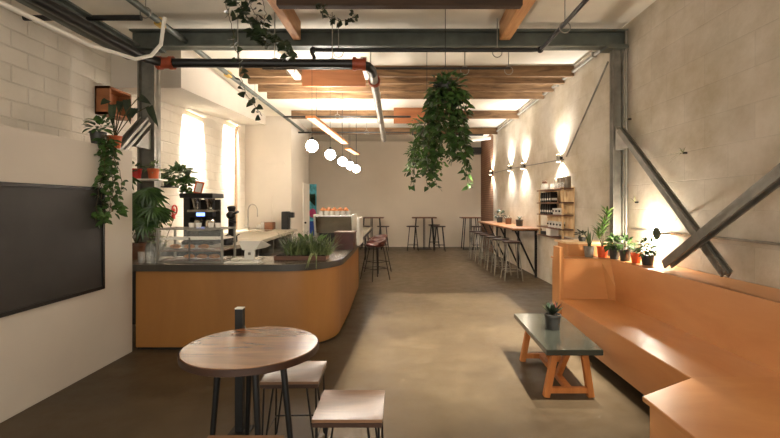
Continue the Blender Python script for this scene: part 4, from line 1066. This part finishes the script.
# up and down wall lamps
def sconce(y, z, lab, power):
    x = XR - .07
    t = thing('wall_sconce', lab, 'lamp', (XR, y, z), 'up and down lamps on the block wall')
    MB().lathe([(.036, -.065), (.038, -.062), (.038, -.02), (.030, -.01), (.030, .01), (.038, .02), (.038, .062), (.036, .065)], (x, y, z), 20, False).lathe([(.036, -.010), (.036, .010)], (x, y, z), 16).build('body', M['galv'], t, True)
    MB().box(x, XR, y - .03, y + .03, z - .03, z + .03).build('mount', M['black'], t)
    for s in (-1, 1):
        MB().cyl((x, y, z + s * .060), (x, y, z + s * .068), .034, seg=18).build('lens', M['lampface'], t)
        l = lamp('lens_light', 'SPOT', (x, y, z + s * .09), power, (1, .94, .86), t, spot_size=math.radians(140), spot_blend=1.0, shadow_soft_size=.03)
        aim(l, (.25, 0, s))
for y, z, lab in ((7.93, 2.40, 'lit up and down wall lamp above the bottle rack'), (10.3, 2.47, 'lit up and down wall lamp, second from the bottle rack'), (11.6, 2.53, 'lit up and down wall lamp, third from the bottle rack'), (14.0, 2.58, 'lit up and down wall lamp by the bare brick corner')):
    sconce(y, z, lab, 85)
t = thing('wall_sconce', 'round dark wall lamp lighting the block wall behind the bench plants', 'lamp', (XR, 4.73, 1.24))
MB().cyl((XR, 4.73, 1.24), (2.80, 4.73, 1.24), .014).build('stem', M['galv'], t, True)
MB().tube([(2.80, 4.73, 1.24), (2.775, 4.73, 1.24), (2.765, 4.73, 1.24)], [.03, .066, .07], 24).build('shade_disc', M['blackplastic'], t, True)
MB().ball((2.84, 4.84, 1.24), .020).build('bulb', M['lampface'], t, True)
lamp('bulb_light', 'POINT', (2.84, 4.98, 1.24), 26, (1, .9, .74), t, shadow_soft_size=.03)
# wall washers under the soffit
for y, x, lab in ((8.65, -4.09, 'small recessed wall washer under the soffit, above the brewer'), (10.55, -4.09, 'small recessed wall washer under the soffit, above the sink')):
    zb = 3.22 + (y - 6.2) * .44 / 5.3
    t = thing('wall_washer', lab, 'lamp', (x, y, zb - .05), 'wall washers under the soffit')
    MB().box(x - .045, x + .045, y - .38, y + .38, zb - .06, zb - .02, .004).build('housing', M['white'], t)
    MB().box(x - .03, x + .03, y - .35, y + .35, zb - .064, zb - .06).build('lens', M['diffuser'], t)
    l = lamp('lens_light', 'AREA', (x, y, zb - .07), 52, (1, .93, .82), t, shape='RECTANGLE', size=.8, size_y=.05, spread=math.radians(34))
    aim(l, (-.16, 0, -1))

# added flood lamps out of view, hoods shaped to cast the bright floor patch
def flood(B, quad, target, power, lab, color=(1.0, .92, .80)):
    B = Vector(B)
    t = thing('added_flood_lamp', lab, 'lamp', B)
    s0, s1 = .008, .03
    mb = MB(); n = len(quad)
    cen = sum((Vector(q) for q in quad), Vector()) / n
    lo = [mb.bm.verts.new(B + (Vector(q) - B) * s1) for q in quad]
    hi = [mb.bm.verts.new(B + (Vector(q) - B) * s0) for q in quad]
    wide = [mb.bm.verts.new(Vector((B.x, B.y, v.co.z)) + (Vector(q) - cen).normalized() * .07) for q, v in zip(quad, hi)]
    up = [mb.bm.verts.new(Vector(v.co) + Vector((0, 0, .10))) for v in wide]
    for i in range(n):
        j = (i + 1) % n
        for p, q in ((lo, hi), (hi, wide), (wide, up)): mb.bm.faces.new((p[i], p[j], q[j], q[i]))
    mb.bm.faces.new(up)
    mb.build('hood', M['blackplastic'], t)
    MB().cyl(B + Vector((0, 0, .075)), (B.x, B.y, CEIL + .06), .012).build('stem', M['black'], t, True)
    l = lamp('bulb_light', 'SPOT', B, power, color, t, shadow_soft_size=.0008, spot_size=math.radians(120), spot_blend=1.0)
    aim(l, Vector(target) - B)
flood((1.9, 4.0, 3.62), [(-.33, 7.66, 0), (-.60, 3.0, 0), (-.70, 1.4, 0), (1.80, 1.2, 0), (1.80, 7.66, 0)], (.6, 6.9, 0), 860, 'added unseen flood lamp, hooded to light the floor patch, on the steel beam side')
flood((1.9, 2.8, 3.62), [(-.33, 7.66, 0), (-.60, 3.0, 0), (-.70, 1.4, 0), (1.80, 1.2, 0), (1.80, 7.66, 0)], (.6, 6.9, 0), 860, 'added unseen flood lamp, softening the table shadow, on the entrance side')  # second lamp added to soften the coffee table's shadow

W = bpy.data.worlds.new('world'); S.world = W; W.use_nodes = True
W.node_tree.nodes['Background'].inputs[0].default_value = (1.0, .92, .80, 1)
W.node_tree.nodes['Background'].inputs[1].default_value = 1.1

S.view_settings.view_transform = 'Standard'; S.view_settings.look = 'None'
S.view_settings.gamma = 1; S.view_settings.use_curve_mapping = False
S.view_settings.exposure = 1.2
S.cycles.use_denoising = True
S.cycles.max_bounces = 8; S.cycles.diffuse_bounces = 5; S.cycles.transparent_max_bounces = 12
S.cycles.sample_clamp_indirect = 6.0
